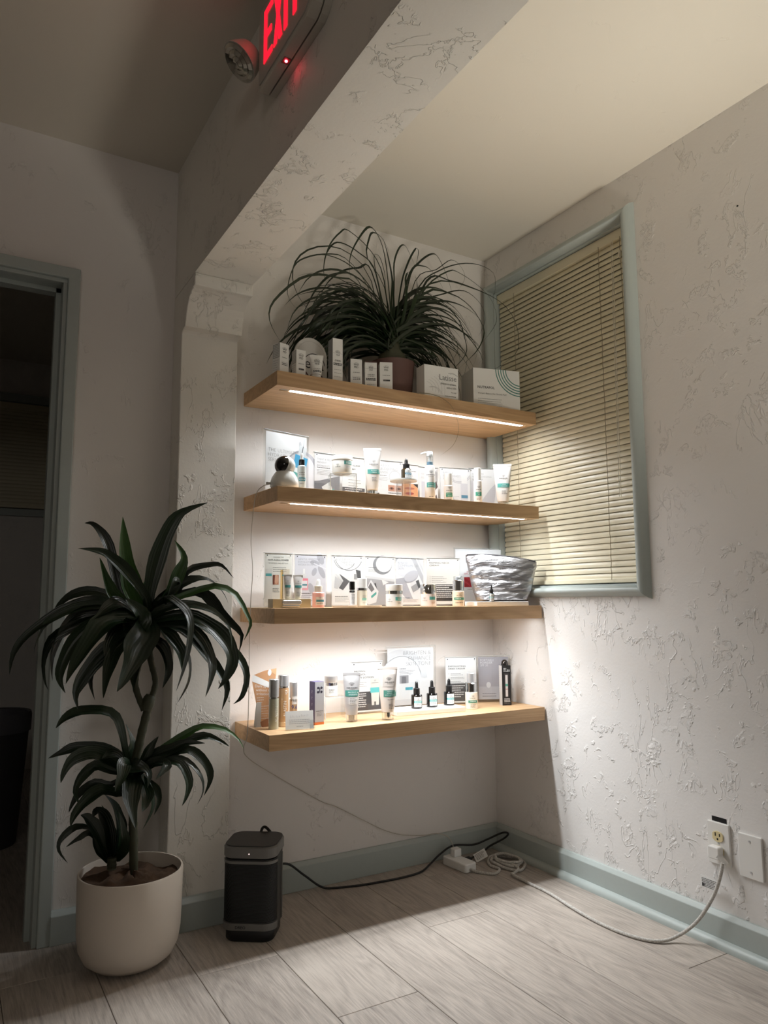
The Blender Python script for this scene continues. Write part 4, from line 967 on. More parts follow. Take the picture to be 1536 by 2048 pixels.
MB().prism_y(rrect(-.034, .030, .010, .024, .006), -.006, 0.0, SILVER).build('silver_roller', t, bevel=.002, smooth=40)
MB().box(-.034, .024, -.004, 0, .004, .009, CHROME).build('lower_band', t, bevel=.0015)
def gentle(k, l, w, h):
    L = -w / 2
    k.rect(L, 0, w / 2, h, (222, 221, 227))
    for cx, cz, rx, rz, ro in ((.32, .93, .10, .13, 25), (.14, .84, .16, .05, -10), (.12, .66, .075, .085, -25), (.36, .66, .085, .14, 28), (.02, .33, .09, .11, 20)): k.ell(w * cx, h * cz, w * rx, h * rz, (188, 187, 194), 1, rot=ro)
    k.poly([(w * .1, h * .84), (w * .5, h * .74), (w * .5, h * .71), (w * .1, h * .82)], (232, 231, 236), 2)
    k.rect(L + w * .14, h * .30, L + w * .42, h * .53, (240, 168, 178), 2); k.rect(L + w * .16, h * .34, L + w * .39, h * .48, (236, 232, 234), 3); k.rect(L + w * .16, h * .385, L + w * .39, h * .42, (84, 140, 150), 4); k.rect(L + w * .14, h * .49, L + w * .42, h * .53, (238, 140, 156), 3)
    k.rect(L + w * .21, h * .54, L + w * .36, h * .62, (226, 226, 226), 2); k.rect(L + w * .26, h * .62, L + w * .32, h * .72, (240, 240, 240), 2)
    for i, s_ in enumerate(('GENTLE, EFFECTIVE', 'EXFOLIATION +', 'HYDRATION')): l.text(s_, L + w * .10, h * (.89 - .055 * i), w * .082, (110, 110, 114), thin=-0.024)
    l.bars(L + w * .07, w * .0, h * .23, 1, .004, INKB, .0022, full=True); l.bars(L + w * .09, w * .12, h * .195, 4, h * .036, (140, 140, 140), .001)
card('lilac sign with a pink bottle and leaf shadows on the third shelf', -0.868, -0.120, S3, 0, .114, .176, gentle, group=GC)
PINK = mat('pink_serum', (242, 182, 172), .18, coat=.4)
dropper('pink square shouldered serum bottle with a white bulb on the third shelf', -0.884, -0.215, S3, -26, .0195, .050, PINK, mat('bone_collar', (214, 206, 190), .4), WHITE, lambda k, l, r: (k.rect(-.008, .008, .022, .034, (240, 226, 216), 0), k.rect(-.006, .018, .022, .025, (84, 140, 150), 1), k.lotus(.006, .029, .006, (190, 170, 160)), l.bars(-.004, .018, .012, 1, .003, (150, 110, 104), .0014, 3)), .091, rc=.0125)
for i, (x, lab) in enumerate(((-0.808, 'left of two flat white trays lying on the third shelf'), (-0.716, 'right of two flat white trays lying on the third shelf'))):
    t = thing('flat_tray', lab, 'tray', (x, -0.252, S3), -4 + 6 * i, 'flat white trays on the third shelf')
    a, b_ = .044, .034
    el = lambda s_, z: [(a * s_ * math.cos(R(q)), b_ * s_ * math.sin(R(q)), z) for q in range(0, 360, 12)]
    MB().loft([el(.86, 0), el(.97, .002), el(1.0, .006), el(.96, .006), el(.88, .0035)], mat('tray_white', (232, 230, 228), .35)).build('tray_dish', t, smooth=50)
def adt(k, l, w, h):
    L = -w / 2
    k.rect(L, 0, w / 2, h, (238, 238, 238)); k.arc(w * .05, h * 1.03, w * .46, w * .475, 200, 335, (120, 120, 122), 1, clip=(L, 0, w / 2, h - .002)); k.arc(-w * .08, h * .98, w * .36, w * .375, 195, 330, (150, 150, 152), 1, clip=(L, 0, w / 2, h - .002))
    k.poly([(L + w * .10, h * .58), (L + w * .36, h * .48), (L + w * .18, h * .32), (L + w * .07, h * .34)], (206, 206, 208), 1); k.poly([(L + w * .24, h * .63), (L + w * .58, h * .48), (L + w * .36, h * .30), (L + w * .22, h * .34), (L + w * .37, h * .49)], (104, 103, 105), 2); k.poly([(L + w * .14, h * .63), (L + w * .37, h * .49), (L + w * .35, h * .47), (L + w * .10, h * .61)], (228, 228, 228), 3)
    k.poly([(w * .28, h * .72), (w * .44, h * .70), (w * .46, h * .52), (w * .34, h * .52)], (90, 90, 92), 1); k.rect(w * .22, h * .52, w * .32, h * .63, (170, 170, 172), 2)
    for i, s_ in enumerate(('AGE-DEFYING', 'TREATMENT', 'TONER')): l.text(s_, L + w * (.12 + .16 * i), h * (.90 - .055 * i), w * .09, (160, 160, 160), thin=-0.024)
    l.bars(L + w * .1, w * .02, h * .165, 1, .004, INKB, .0014, full=True); l.bars(L + w * .1, w * .06, h * .135, 4, h * .025, GREY, .0007)
card('white sign with an open grey box print behind the bottle with a square white cap', -0.729, -0.120, S3, 0, .118, .176, adt, group=GC)
bottle('roller_bottle', 'slim white roller bottle with a black cap on the third shelf', 'bottle', -0.766, -0.225, S3 + .004, -28, [('bottle_body', cyl(.009, 0, .044), WB), ('silver_ring', cyl(.0092, .044, .050), BLACK), ('ring', cyl(.0088, .050, .053), SILVER), ('cap', cyl(.0092, .053, .080), GLOSSB)], .009, lambda k, l, r: l.bars(-.002, .010, .036, 8, .004, GREY, .001, 2, full=True))
CREAMB = mat('cream_bottle', (232, 222, 200), .25, coat=.3)
capped('cream bottle with a wide white cap and chrome ring on the third shelf', -0.727, -0.222, S3 + .004, -28, .0170, .052, .091, .0162, lambda k, l, r: (k.rect(.0, .018, .017, .026, (150, 196, 170), 1), l.bars(.002, .016, .034, 2, .005, (190, 180, 160), .001), l.bars(.002, .014, .010, 1, .004, (190, 160, 140), .001)), CREAMB, WHITE)
MB().lathe([(.0172, .052), (.0172, .059)], CHROME, 24).build('chrome_ring', bpy.data.objects['capped_bottle.002'], smooth=35)
def adm(k, l, w, h):
    L = -w / 2
    k.rect(L, 0, w / 2, h, (238, 238, 238)); k.poly([(L, 0), (w * .5, 0), (w * .5, h * .53), (L, h * .60)], (176, 175, 178), 1); k.poly([(L, h * .60), (w * .5, h * .53), (w * .5, h * .48), (L, h * .55)], (220, 220, 222), 2); k.poly([(w * .05, h * .52), (w * .3, h * .47), (w * .1, h * .40)], (236, 236, 236), 3)
    k.ell(w * .08, h * .83, w * .33, h * .20, (150, 150, 153), 2, 40); k.ell(w * .13, h * .85, w * .275, h * .17, (242, 242, 242), 3, 40)
    k.poly([(L, h * .30), (L + w * .18, h * .52), (L + w * .44, h * .28), (L + w * .36, h * .05), (L + w * .1, 0), (L, h * .06)], (232, 232, 234), 3); k.poly([(L + w * .08, h * .36), (L + w * .17, h * .46), (L + w * .30, h * .32), (L + w * .20, h * .26)], (120, 118, 120), 4); k.poly([(L + w * .18, h * .18), (L + w * .36, h * .27), (L + w * .37, h * .22), (L + w * .20, h * .13)], (84, 168, 160), 4); k.poly([(L + w * .30, h * .44), (L + w * .40, h * .30), (L + w * .34, h * .45)], (70, 70, 72), 4)
    l.text('AGE-DEFYING', w * .38, h * .88, w * .092, (140, 140, 140), 'R', thin=-0.024); l.text('MOISTURE', w * .38, h * .82, w * .092, (140, 140, 140), 'R', thin=-0.024)
    l.bars(L + w * .1, w * .0, h * .765, 1, .004, INKB, .0014, full=True); l.bars(L + w * .1, w * .36, h * .735, 3, h * .028, GREY, .0007)
card('sign with a grey crescent and tilted jar print behind the chrome belted jar', -0.598, -0.120, S3, 0, .118, .176, adm, group=GC)
def jarlab(k, l, r):
    k.rect(.004, .021, .027, .033, (94, 184, 186), 1); l.bars(.012, .025, .0285, 2, .0042, (235, 248, 248), .0022, 3, full=True); k.lotus(-.016, .022, .006, (180, 190, 194)); l.bars(-.024, -.006, .017, 1, .003, (90, 90, 92), .0013, full=True); l.bars(.014, .026, .014, 2, .004, (150, 150, 152), .0012)
ICE = mat('ice_white', (226, 232, 238), .25, coat=.3)
bottle('cosmetic_jar', 'white jar with a chrome belt and white lid in the middle of the third shelf', 'jar', -0.604, -0.225, S3, -31, [('jar_body', [(0, 0), (.027, 0), (.029, .002), (.029, .043), (0, .043)], ICE), ('chrome_belt', [(.0292, .043), (.0292, .054)], CHROME), ('lid', [(.0288, .054), (.029, .0545), (.029, .074), (.027, .0755), (0, .0755)], WHITE)], .029, jarlab)
def renew(k, l, w, h):
    L = -w / 2
    k.rect(L, 0, w / 2, h, (238, 238, 240)); k.poly([(L, h), (L + w * .12, h), (L, h * .80)], (180, 180, 186), 1); k.ell(L + w * .30, h * .82, w * .32, h * .22, (226, 227, 234), 2, 36); k.poly([(L, h * .55), (L + w * .3, h * .58), (w * .16, h * .05), (w * .05, h * .02), (L, h * .36)], (186, 186, 194), 1)
    k.poly([(w * .06, h), (w * .22, h), (w * .5, h * .62), (w * .5, h * .42)], (196, 196, 202), 1); k.poly([(w * .26, h), (w * .34, h), (w * .5, h * .78), (w * .5, h * .68)], (214, 214, 218), 1)
    k.poly([(w * .0, h * .50), (w * .22, h * .55), (w * .40, h * .30), (w * .16, h * .22)], (232, 232, 234), 2); k.poly([(w * .04, h * .38), (w * .25, h * .46), (w * .33, h * .33), (w * .12, h * .26)], (170, 170, 174), 3); k.poly([(w * .22, h * .50), (w * .32, h * .54), (w * .40, h * .38), (w * .32, h * .34)], (92, 92, 94), 3)
    k.ell(w * .05, h * .60, w * .28, h * .115, (176, 177, 186), 4, 32, 24); k.ell(w * .055, h * .615, w * .27, h * .105, (204, 204, 211), 5, 32, 24)
    for i, s_ in enumerate(('RENEW', 'COMPROMISED', 'SKIN')): l.text(s_, L + w * .08, h * (.87 - .06 * i), w * .105, (140, 140, 146), thin=-0.024)
    k.rect(L, 0, w * .5, h * .12, (240, 234, 232), 6); l.bars(L + w * .08, w * .0, h * .135, 1, .004, INKB, .0016, 8, full=True); l.bars(L + w * .08, w * .34, h * .105, 3, h * .026, GREY, .0008, 8)
card('sign with a round grey lid print between the two jars on the third shelf', -0.474, -0.120, S3, 0, .118, .174, renew, magnets=False, group=GC)
LUM = mat('blush_jar', (232, 224, 222), .22, coat=.3)
bottle('cosmetic_jar', 'jar with a tall chrome lid right of centre on the third shelf', 'jar', -0.462, -0.222, S3, -34, [('jar_body', [(0, 0), (.026, 0), (.0282, .002), (.0282, .043), (0, .043)], LUM), ('lid', [(.0275, .043), (.0282, .045), (.0282, .074), (.0265, .0765), (0, .0765)], CHROME)], .0282, lambda k, l, r: (k.rect(.004, .023, .027, .034, (94, 178, 176), 1), k.lotus(-.014, .026, .007, (190, 188, 188)), l.bars(-.022, -.004, .020, 1, .003, (150, 150, 152), .0012, full=True), l.bars(.010, .025, .014, 2, .004, (190, 140, 120), .0012)))
def neck(k, l, w, h):
    L = -w / 2
    k.rect(L, 0, w / 2, h, (237, 234, 228)); l.text('FIRMING NECK', L + w * .07, h * .885, w * .062, (80, 76, 72), sx=1.5); l.text('CREAM', L + w * .07, h * .83, w * .062, (80, 76, 72), sx=1.5)
    for i in range(4): k.arc(L + w * .095, h * (.60 - .04 * i), .0012, .0016, 0, 360, GREY, n=10); l.bars(L + w * .14, w * .12, h * (.595 - .04 * i), 1, .004, (120, 116, 112), .0012, full=False, seed=i)
    k.rect(L + w * .02, h * .07, w * .48, h * .43, (66, 62, 60), 1); l.bars(L + w * .06, w * .42, h * .395, 7, h * .042, (226, 224, 222), .0032, 3)
card('cream sign for a neck cream with a dark text panel on the third shelf', -0.318, -0.110, S3, -18, .126, .178, neck, group=GC)
PEACH = mat('peach_bottle', (238, 220, 198), .25, coat=.3)
t = bottle('capped_bottle', 'peach bottle with a chrome collar in front of the neck cream sign', 'bottle', -0.335, -0.225, S3, -36, [('bottle_body', cyl(.0215, 0, .054), PEACH), ('collar', cyl(.0205, .054, .092), CHROME), ('cap', cyl(.016, .092, .107), CLEARC), ('pump_head', cyl(.0095, .092, .104), SILVER)], .0215, lambda k, l, r: (k.rect(-.016, .022, .024, .031, (92, 160, 134), 1), l.bars(-.010, .012, .0255, 1, .004, (230, 245, 238), .002, 3, full=True), k.lotus(.006, .040, .007, (196, 176, 140)), l.bars(-.006, .014, .038, 1, .003, (150, 130, 96), .0014), l.bars(-.010, .018, .012, 1, .004, (110, 70, 50), .0018, full=True)))
def hair(k, l, w, h):
    L = -w / 2
    k.rect(L, 0, w / 2, h, (236, 237, 240)); k.arc(w * .02, h * .80, w * .055, w * .058, 0, 360, (190, 192, 196), 1, n=30)
    l.text('Looking for thicker, fuller hair?', w * .02, h * .655, w * .05, (70, 70, 74), 'C', width=w * .5); l.text('BUY 3 MONTHS GET', 0, h * .57, w * .05, (200, 90, 100), 'C', width=w * .52); l.text('SERUM FREE AT CHECKOUT', 0, h * .535, w * .046, (200, 90, 100), 'C', width=w * .64)
    k.rect(L + w * .18, h * .30, w * .32, h * .485, (172, 34, 46), 1)
    for i in range(9): k.arc(L + w * .05, h * .12, w * (.20 + .045 * i), w * (.21 + .045 * i), 20, 95, (206, 70, 78) if i % 2 else (130, 16, 30), 2, clip=(L + w * .18, h * .30, w * .32, h * .485))
    k.rect(-w * .10, h * .30, w * .32, h * .40, (228, 226, 226), 3); l.bars(L + w * .25, w * .2, h * .26, 1, .004, GREY, .0012, full=True); l.bars(-w * .14, w * .2, h * .205, 1, .004, GREY, .0012, full=True)
card('largest white sign on the third shelf with a red hair photo behind the pouch', -0.132, -0.085, S3, -16, .196, .222, hair, magnets=False, bz=.004, margin=.003)
MARBLE = mat('white_marble', (236, 232, 228), .25, vary=.02)
t = thing('marble_slab', 'white marble slab under the silver pouch on the third shelf', 'tray', (-0.160, -0.236, S3), -6)
MB().box(-.118, .106, -.040, .044, 0, .016, MARBLE).build('slab', t, bevel=.002)
dropper('tiny black dropper bottle in front of the silver pouch', -0.213, -0.262, S3 + .0161, -40, .0098, .030, mat('teal_dark_glass', (30, 46, 50), .12, coat=.4), BLACK, BLACK, lab_small(.002, .027, -.008, .0095, (160, 214, 216), .5), .060, rc=.0062, sh=.003)
# quilted silver pouch
FOIL = None
def foil():
    m, nt, b = new_mat('silver_foil_fabric'); L = nt.links.new
    b.inputs['Base Color'].default_value = rgb(168, 168, 172); b.inputs['Metallic'].default_value = 0.92; b.inputs['Roughness'].default_value = 0.33
    t = N(nt, 'ShaderNodeTexCoord'); mp = N(nt, 'ShaderNodeMapping'); mp.inputs['Rotation'].default_value = (0, R(38), 0); mp.inputs['Scale'].default_value = (22, 40, 70); L(t.outputs['Object'], mp.inputs['Vector'])
    n = N(nt, 'ShaderNodeTexNoise', i_Scale=1.0, i_Detail=3.0, i_Distortion=0.8); L(mp.outputs[0], n.inputs['Vector'])
    bp = N(nt, 'ShaderNodeBump'); bp.inputs['Strength'].default_value = 0.9; bp.inputs['Distance'].default_value = 0.006; L(n.outputs['Fac'], bp.inputs['Height']); L(bp.outputs[0], b.inputs['Normal'])
    return m
FOIL = foil()
t = thing('silver_pouch', 'quilted silver foil pouch leaning on the right end of the third shelf', 'bag', (-0.118, -0.205, S3 + .0165), -36)
pm = MB(); rings = []; NZ, NX = 30, 56
prng = random.Random(5)
ph = [prng.uniform(0, 6.28) for _ in range(8)]
for j in range(NZ + 1):
    v = j / NZ; z = .172 * v
    hw = .102 + .030 * min(1, v * 1.15) - .012 * max(0, .25 - v) * 4 * .6
    seam = min(abs(v - s_) for s_ in (.22, .46, .72, 1.0)); puff = 1 - math.exp(-(seam / .03) ** 2) * .25
    dep = (.036 * (1 - v) ** .6 + .006) * puff
    if j == 0: dep *= .55
    ring = []
    for i in range(NX):
        a = 2 * math.pi * i / NX; ca, sa = math.cos(a), math.sin(a)
        x = hw * math.copysign(abs(ca) ** .8, ca); y = dep * math.copysign(abs(sa) ** .7, sa)
        wr = .0022 * math.sin(75 * x - 22 * v + ph[0]) * math.sin(9 * v + ph[1]) + .0014 * math.sin(150 * x - 36 * v + ph[2])
        zz = z - .014 * v * (x / .13) - (.010 * v * (x / .13) ** 2 if v > .8 else 0) + .0015 * math.sin(40 * x + ph[4]) * v
        ring.append((x, y + wr * math.copysign(1, sa) * abs(sa) ** .5 * .9, zz))
    rings.append(ring)
pm.loft(rings, FOIL); pm.build('pouch_body', t, smooth=75)
for s_ in (.22, .46, .72):
    pts = []
    hw = .102 + .030 * min(1, s_ * 1.15)
    for i in range(60):
        x = -hw * .96 + 2 * hw * .96 * i / 59; dep = (.036 * (1 - s_) ** .6 + .006) * .75
        y = -dep * max(0, 1 - abs(x / hw) ** 2.5) ** .5 - .0015; pts.append((x, y + .001 * (i % 2), .172 * s_ - .014 * s_ * (x / .13) + .0012 * (i % 2)))
    MB().tube(pts, .0013, mat('seam_thread', (190, 190, 194), .35, .6), 5).build('seam', t, smooth=60)
pts = [(-.128 + .256 * i / 30, -.004, .1705 - .014 * ((-.128 + .256 * i / 30) / .13) - .010 * ((-.128 + .256 * i / 30) / .13) ** 2) for i in range(31)]
MB().tube(pts, .003, mat('zip_grey', (90, 90, 94), .4, .6), 6).build('zip', t, smooth=60)

# ------------------------------------------------------------------ lowest shelf
t = thing('easel_card', 'brown shaped cardboard easel card at the left end of the lowest shelf', 'sign', (-1.030, -0.150, S4), 0)
t.rotation_euler = (R(-8), 0, R(-6))
BROWN = mat('brown_card', (196, 146, 104), .5)
pl = [(-.014, 0), (.012, 0), (.020, .040), (.028, .095), (.038, .178), (.0, .172), (-.036, .160), (-.042, .140), (-.030, .070), (-.020, .020)]
MB().prism_y(pl, 0, .0012, BROWN).build('card_panel', t)
k = Ink(); l = Ink()
k.poly([(-.041, .158), (-.036, .160), (.028, .128), (.026, .112), (-.042, .140)], (244, 242, 240), 1); k.poly([(.012, .174), (.038, .178), (.036, .155)], (218, 176, 130), 1); k.poly([(-.014, 0), (.012, 0), (.018, .030), (-.018, .016)], (160, 106, 70), 1)
for i, s_ in enumerate(('Dark Spot', 'without the', 'irritation')): l.text(s_, -.033 + .002 * i, .122 - .012 * i, .0115, (246, 240, 234), rot=-4)
l.bars(-.028, -.004, .088, 3, .007, (240, 226, 214), .0022, seed=3); l.bars(-.020, .012, .062, 6, .0075, (236, 222, 210), .0016, seed=8)
k.done('print', t); k = Ink(); k.rect(.016, .06, .028, .112, (232, 208, 186), 1); k.rect(.014, .108, .026, .124, (240, 238, 236), 2); k.done('bottle_print', t); k = Ink(); k.ell(.015, .165, .006, .010, (240, 238, 236), 2, rot=-10)
k.done('drop_print', t); l.done('lettering', t)
o = MB().prism_x([(.002, .0), (.030, .0), (.003, .075)], -.032, -.016, mat('card_back', (190, 186, 180), .6)).build('easel_leg', t); o.rotation_euler.x = R(8)
SAGEB = mat('sage_metal', (206, 206, 186), .25, .1, coat=.3)
def pumpcap(label, x, y, r, hb, ht, bm, draw, rb=None, base=None):
    parts = [('bottle_body', [(0, 0.0), (r, 0.0), (r, hb), (0, hb)] if not base else [(r, base), (r, hb), (0, hb)], bm), ('collar', cyl(r * .86, hb, hb + .006), CHROME), ('cap', [(r, hb + .006), (r, ht - .001), (r - .001, ht), (0, ht)], SILVER)]
    if base: parts.append(('clear_base', cyl(r, 0, base), mat('pale_bronze', (216, 190, 156), .25, .4)))
    return bottle('airless_bottle', label, 'bottle', x, y, S4, -24, parts, r, draw)
def vert(word, zc, size, col, x):
    def f(k, l, r):
        vs, fs, w = glyphs(word, 0.0)
        l.put([(x - b * size, zc + (a - w / 2) * size) for a, b in vs], fs, col, 3)
        l.bars(x - .016, x - .011, zc + .03, 1, .003, (235, 235, 230), .001)
    return f
t = pumpcap('sage and silver airless bottle standing foremost at the left of the lowest shelf', -1.026, -0.200, .0150, .091, .150, SAGEB, vert('ALASTIN', .045, .0125, (242, 242, 238), .013))
MB().lathe([(.0165, 0.0), (.0165, .150)], CLEAR, 28).build('clear_sleeve', t, smooth=30)
t = pumpcap('taller bronze and silver airless bottle near the left of the lowest shelf', -0.982, -0.170, .0165, .118, .158, mat('bronze_metal', (204, 164, 122), .25, .25, coat=.3), lambda k, l, r: (vert('ALASTIN', .055, .0125, (246, 240, 232), .010)(k, l, r), l.bars(.006, .016, .110, 3, .005, (246, 240, 232), .0022, seed=2)), base=.016)
t = pumpcap('shorter silver topped bottle behind the small card holder', -0.941, -0.155, .0125, .078, .132, mat('tan_metal', (206, 176, 138), .3, .3), lambda k, l, r: (l.text('PRE', .002, .072, .012, INKB, 'C'), l.text('9.6', .004, .050, .016, (40, 70, 150), 'C'), k.rect(-.004, .064, .0125, .088, (232, 230, 226), 0)))
t = thing('card_holder', 'clear business card holder with a white script card on the lowest shelf', 'sign', (-0.966, -0.262, S4), 0); t.rotation_euler = (R(-14), 0, R(-14))
MB().box(-.044, .044, 0.0, .002, 0, .055, CLEAR).build('holder_back', t)
MB().box(-.046, .046, -.010, -.008, 0, .014, CLEAR).build('holder_lip', t)
MB().box(-.046, .046, -.010, .002, 0, .002, CLEAR).build('holder_base', t)
MB().box(.030, .046, -.0085, -.0078, .002, .028, CLEARC).build('holder_tab', t)
MB().box(-.043, .043, -.0012, -.0004, .003, .057, WHITEP).build('card', t)
l = Ink(); l.text('Life is a florist', 0, .038, .012, (165, 165, 168), 'C', thin=-.026, rot=3, width=.056); l.bars(-.032, .032, .030, 3, .0055, (150, 150, 152), .0012, full=True); l.bars(-.010, .012, .010, 1, .004, (150, 150, 152), .0012); l.build('lettering', t, loc=(0, -.0013, 0))
def purple(k, l, w, h):
    k.rect(-w / 2 + .0004, .0085, w / 2 - .0004, h - .0005, (176, 176, 180)); k.rect(-w / 2, 0, w / 2, .008, (222, 122, 60), 1)
    for a in (45, 135, 225, 315): k.ell(.009 * math.cos(R(a)) + .001, h - .026 + .009 * math.sin(R(a)), .0038, .0038, (38, 34, 52), 1)
    k.rect(-.0005, h - .034, .0025, h - .018, (38, 34, 52), 1); l.bars(-.012, .013, .042, 1, .004, (110, 110, 114), .0016, full=True); l.bars(-.008, .010, .036, 3, .004, (120, 120, 124), .0012)
def purside(k, d, h):
    k.rect(.0004, .0085, d - .0004, h - .0004, (78, 72, 108)); k.rect(0, 0, d, .008, (222, 122, 60), 1)
    for i in range(5): k.arc(d * .5, h * (.18 + .145 * i), .0032, .0040, 0, 300, (206, 204, 222), 1, n=14)
carton('tall slim silver and purple carton with a dotted emblem on the lowest shelf', -0.873, -0.205, S4, 0, .034, .034, .134, purple, purside, mat('purple_card', (84, 78, 114), .4)).rotation_euler.z = R(5)
riser('clear acrylic riser carrying the silver lidded jar on the lowest shelf', -0.776, -0.110, S4, -10, .074, .060, .073)
bottle('cosmetic_jar', 'white jar with a silver lid on the clear riser of the lowest shelf', 'jar', -0.786, -0.112, S4 + .0731, -26, [('jar_body', [(0, 0), (.020, 0), (.022, .002), (.022, .036), (0, .036)], mat('clear_white', (226, 226, 222), .15, coat=.5)), ('chrome_belt', [(.0222, .036), (.0222, .045)], CHROME), ('lid', [(.0215, .045), (.0222, .046), (.0222, .066), (.021, .067), (0, .067)], SILVER)], .022, lambda k, l, r: (l.bars(-.006, .012, .022, 1, .003, (110, 110, 110), .002, full=True), l.bars(-.006, .012, .017, 2, .004, (150, 150, 150), .0012)))
SILT = mat('silver_pearl_tube', (204, 203, 204), .28, .35)
def protect(k, l, W, h):
    k.rect(-W * .36, h * .52, W * .42, h * .645, (74, 150, 140), 1); l.text('PROTECT &', W * .08, h * .590, h * .040, (240, 250, 250), 'C', 4); l.text('HYDRATE', W * .08, h * .545, h * .040, (240, 250, 250), 'C', 4)
    k.lotus(W * .0, h * .745, h * .07, (120, 120, 122)); l.bars(-W * .28, W * .32, h * .69, 1, .003, (80, 80, 80), .0024, full=True); l.bars(-W * .12, W * .16, h * .665, 1, .003, (130, 130, 130), .0014, full=True); k.rect(-W * .40, h * .835, W * .42, h * .838, (226, 226, 226), 1)
    k.rect(-W * .14, h * .36, W * .34, h * .50, (228, 228, 228), 0); l.bars(-W * .1, W * .3, h * .475, 4, h * .03, (90, 90, 92), .0014, seed=6)
tube_item('smaller silver tube with a teal protect and hydrate band on the lowest shelf', -0.757, -0.205, S4, -28, .156, .058, .0185, .022, CLEARC, SILT, protect, inner_cap=mat('frosted_inner', (220, 216, 212), .4))
def firmL(k, l, w, h):
    L = -w / 2
    k.rect(L, 0, w / 2, h, (240, 240, 240)); l.text('FIRMING', L + w * .08, h * .80, w * .07, (90, 90, 92), sx=1.4); l.text('RETINOL', L + w * .08, h * .735, w * .07, (90, 90, 92), sx=1.4); l.text('BODY LOTION', L + w * .08, h * .67, w * .07, (90, 90, 92), sx=1.4)
    l.bars(L + w * .14, w * .0, h * .585, 3, h * .04, (160, 160, 160), .0012)
    k.rect(L, h * .03, w * .48, h * .40, (78, 77, 80), 1); l.bars(L + w * .06, w * .0, h * .35, 7, h * .042, (232, 232, 232), .0032, 3)
    k.poly([(w * .12, h * .66), (w * .44, h * .66), (w * .40, h * .12), (w * .16, h * .12)], (232, 228, 222), 4); k.rect(w * .115, h * .37, w * .43, h * .475, (110, 206, 208), 5); k.rect(w * .24, h * .12, w * .30, h * .19, (110, 106, 102), 6); k.lotus(w * .27, h * .60, h * .035, (190, 190, 190), 6); l.bars(w * .16, w * .4, h * .565, 1, .003, (140, 140, 140), .0012, 8, full=True)
card('white sign with a dark panel and a tube print between the two silver tubes', -0.633, -0.085, S4, -2, .118, .178, firmL, group=GC)
def band2(k, l, W, h):
    k.rect(-W * .20, h * .44, W * .42, h * .56, (84, 148, 134), 1)
    for i, s_ in enumerate(('FIRMING', 'RETINOL', 'BODY LOTION')): l.text(s_, W * .11, h * (.530 - .034 * i), h * .026, (236, 248, 246), 'C', 4)
    k.rect(-W * .24, h * .625, W * .40, h * .86, (206, 198, 192), 0); k.lotus(W * .07, h * .745, h * .065, (130, 126, 122)); l.bars(-W * .14, W * .33, h * .705, 1, .003, (80, 78, 76), .0024, full=True); l.bars(-W * .02, W * .24, h * .68, 1, .003, (130, 126, 122), .0013, full=True)
    l.bars(W * .0, W * .3, h * .38, 1, .003, (90, 88, 86), .0016); l.bars(W * .06, W * .34, h * .30, 4, h * .026, (90, 88, 86), .0014, seed=2)
tube_item('larger pearl tube with a green band and clear cap in front of the slab', -0.638, -0.235, S4, -31, .172, .066, .0200, .026, CLEARC, mat('pearl_warm', (212, 204, 198), .3), band2, inner_cap=CHROME)
def bright(k, l, w, h):
    L = -w / 2
    k.rect(L, 0, w / 2, h, (238, 239, 241)); k.arc(L + w * .30, h * .46, w * .42, w * .56, 0, 180, (222, 224, 229), 1, n=40, clip=(L, 0, w / 2, h)); k.ell(L + w * .30, h * .5, w * .42, h * .36, (230, 232, 236), 1, 40); k.arc(L + w * .30, h * .30, w * .30, w * .32, -20, 100, (206, 208, 213), 2, n=30, clip=(L, 0, w / 2, h))
    k.rect(L, 0, L + w * .62, h * .10, (216, 218, 222), 2); k.rect(L + w * .04, h * .10, L + w * .60, h * .38, (232, 234, 236), 3); k.rect(L + w * .26, h * .38, L + w * .45, h * .52, (160, 160, 164), 3); k.rect(L + w * .30, h * .38, L + w * .40, h * .50, (120, 120, 124), 4); k.rect(L + w * .46, h * .40, L + w * .60, h * .52, (240, 240, 240), 3); k.rect(L + w * .38, h * .26, L + w * .54, h * .31, (84, 170, 186), 4)
    for i, s_ in enumerate(('BRIGHTEN &', 'ENHANCE', 'SKIN TONE')): l.text(s_, w * .44, h * (.875 - .095 * i), w * .108, (120, 120, 122), 'R', thin=-0.024)
    l.bars(L + w * .26, L + w * .40, h * .63, 1, .004, INKB, .002, full=True); l.bars(L + w * .26, L + w * .60, h * .60, 3, h * .028, (140, 140, 142), .0012)
card('largest sign on the lowest shelf, about brightening skin tone', -0.425, -0.045, S4, -6, .200, .222, bright, magnets=False, bz=.004, margin=.005)
t = thing('marble_slab', 'white marble slab carrying three black dropper bottles', 'tray', (-0.440, -0.160, S4), -6)
MB().box(-.135, .135, -.052, .052, 0, .016, MARBLE).build('slab', t, bevel=.002)
for x, y, lab in ((-0.478, -0.165, 'leftmost of three black dropper bottles on the marble slab'), (-0.412, -0.163, 'middle of three black dropper bottles on the marble slab'), (-0.334, -0.158, 'rightmost of three black dropper bottles on the marble slab')):
    dropper(lab, x, y, S4 + .0161, -34, .0192, .048, GLOSSB, BLACK, BLACK, lab_small(.006, .041, -.008, .021, (100, 190, 190)), .092, rc=.0112, group='black dropper bottles on the marble slab', sh=.003)
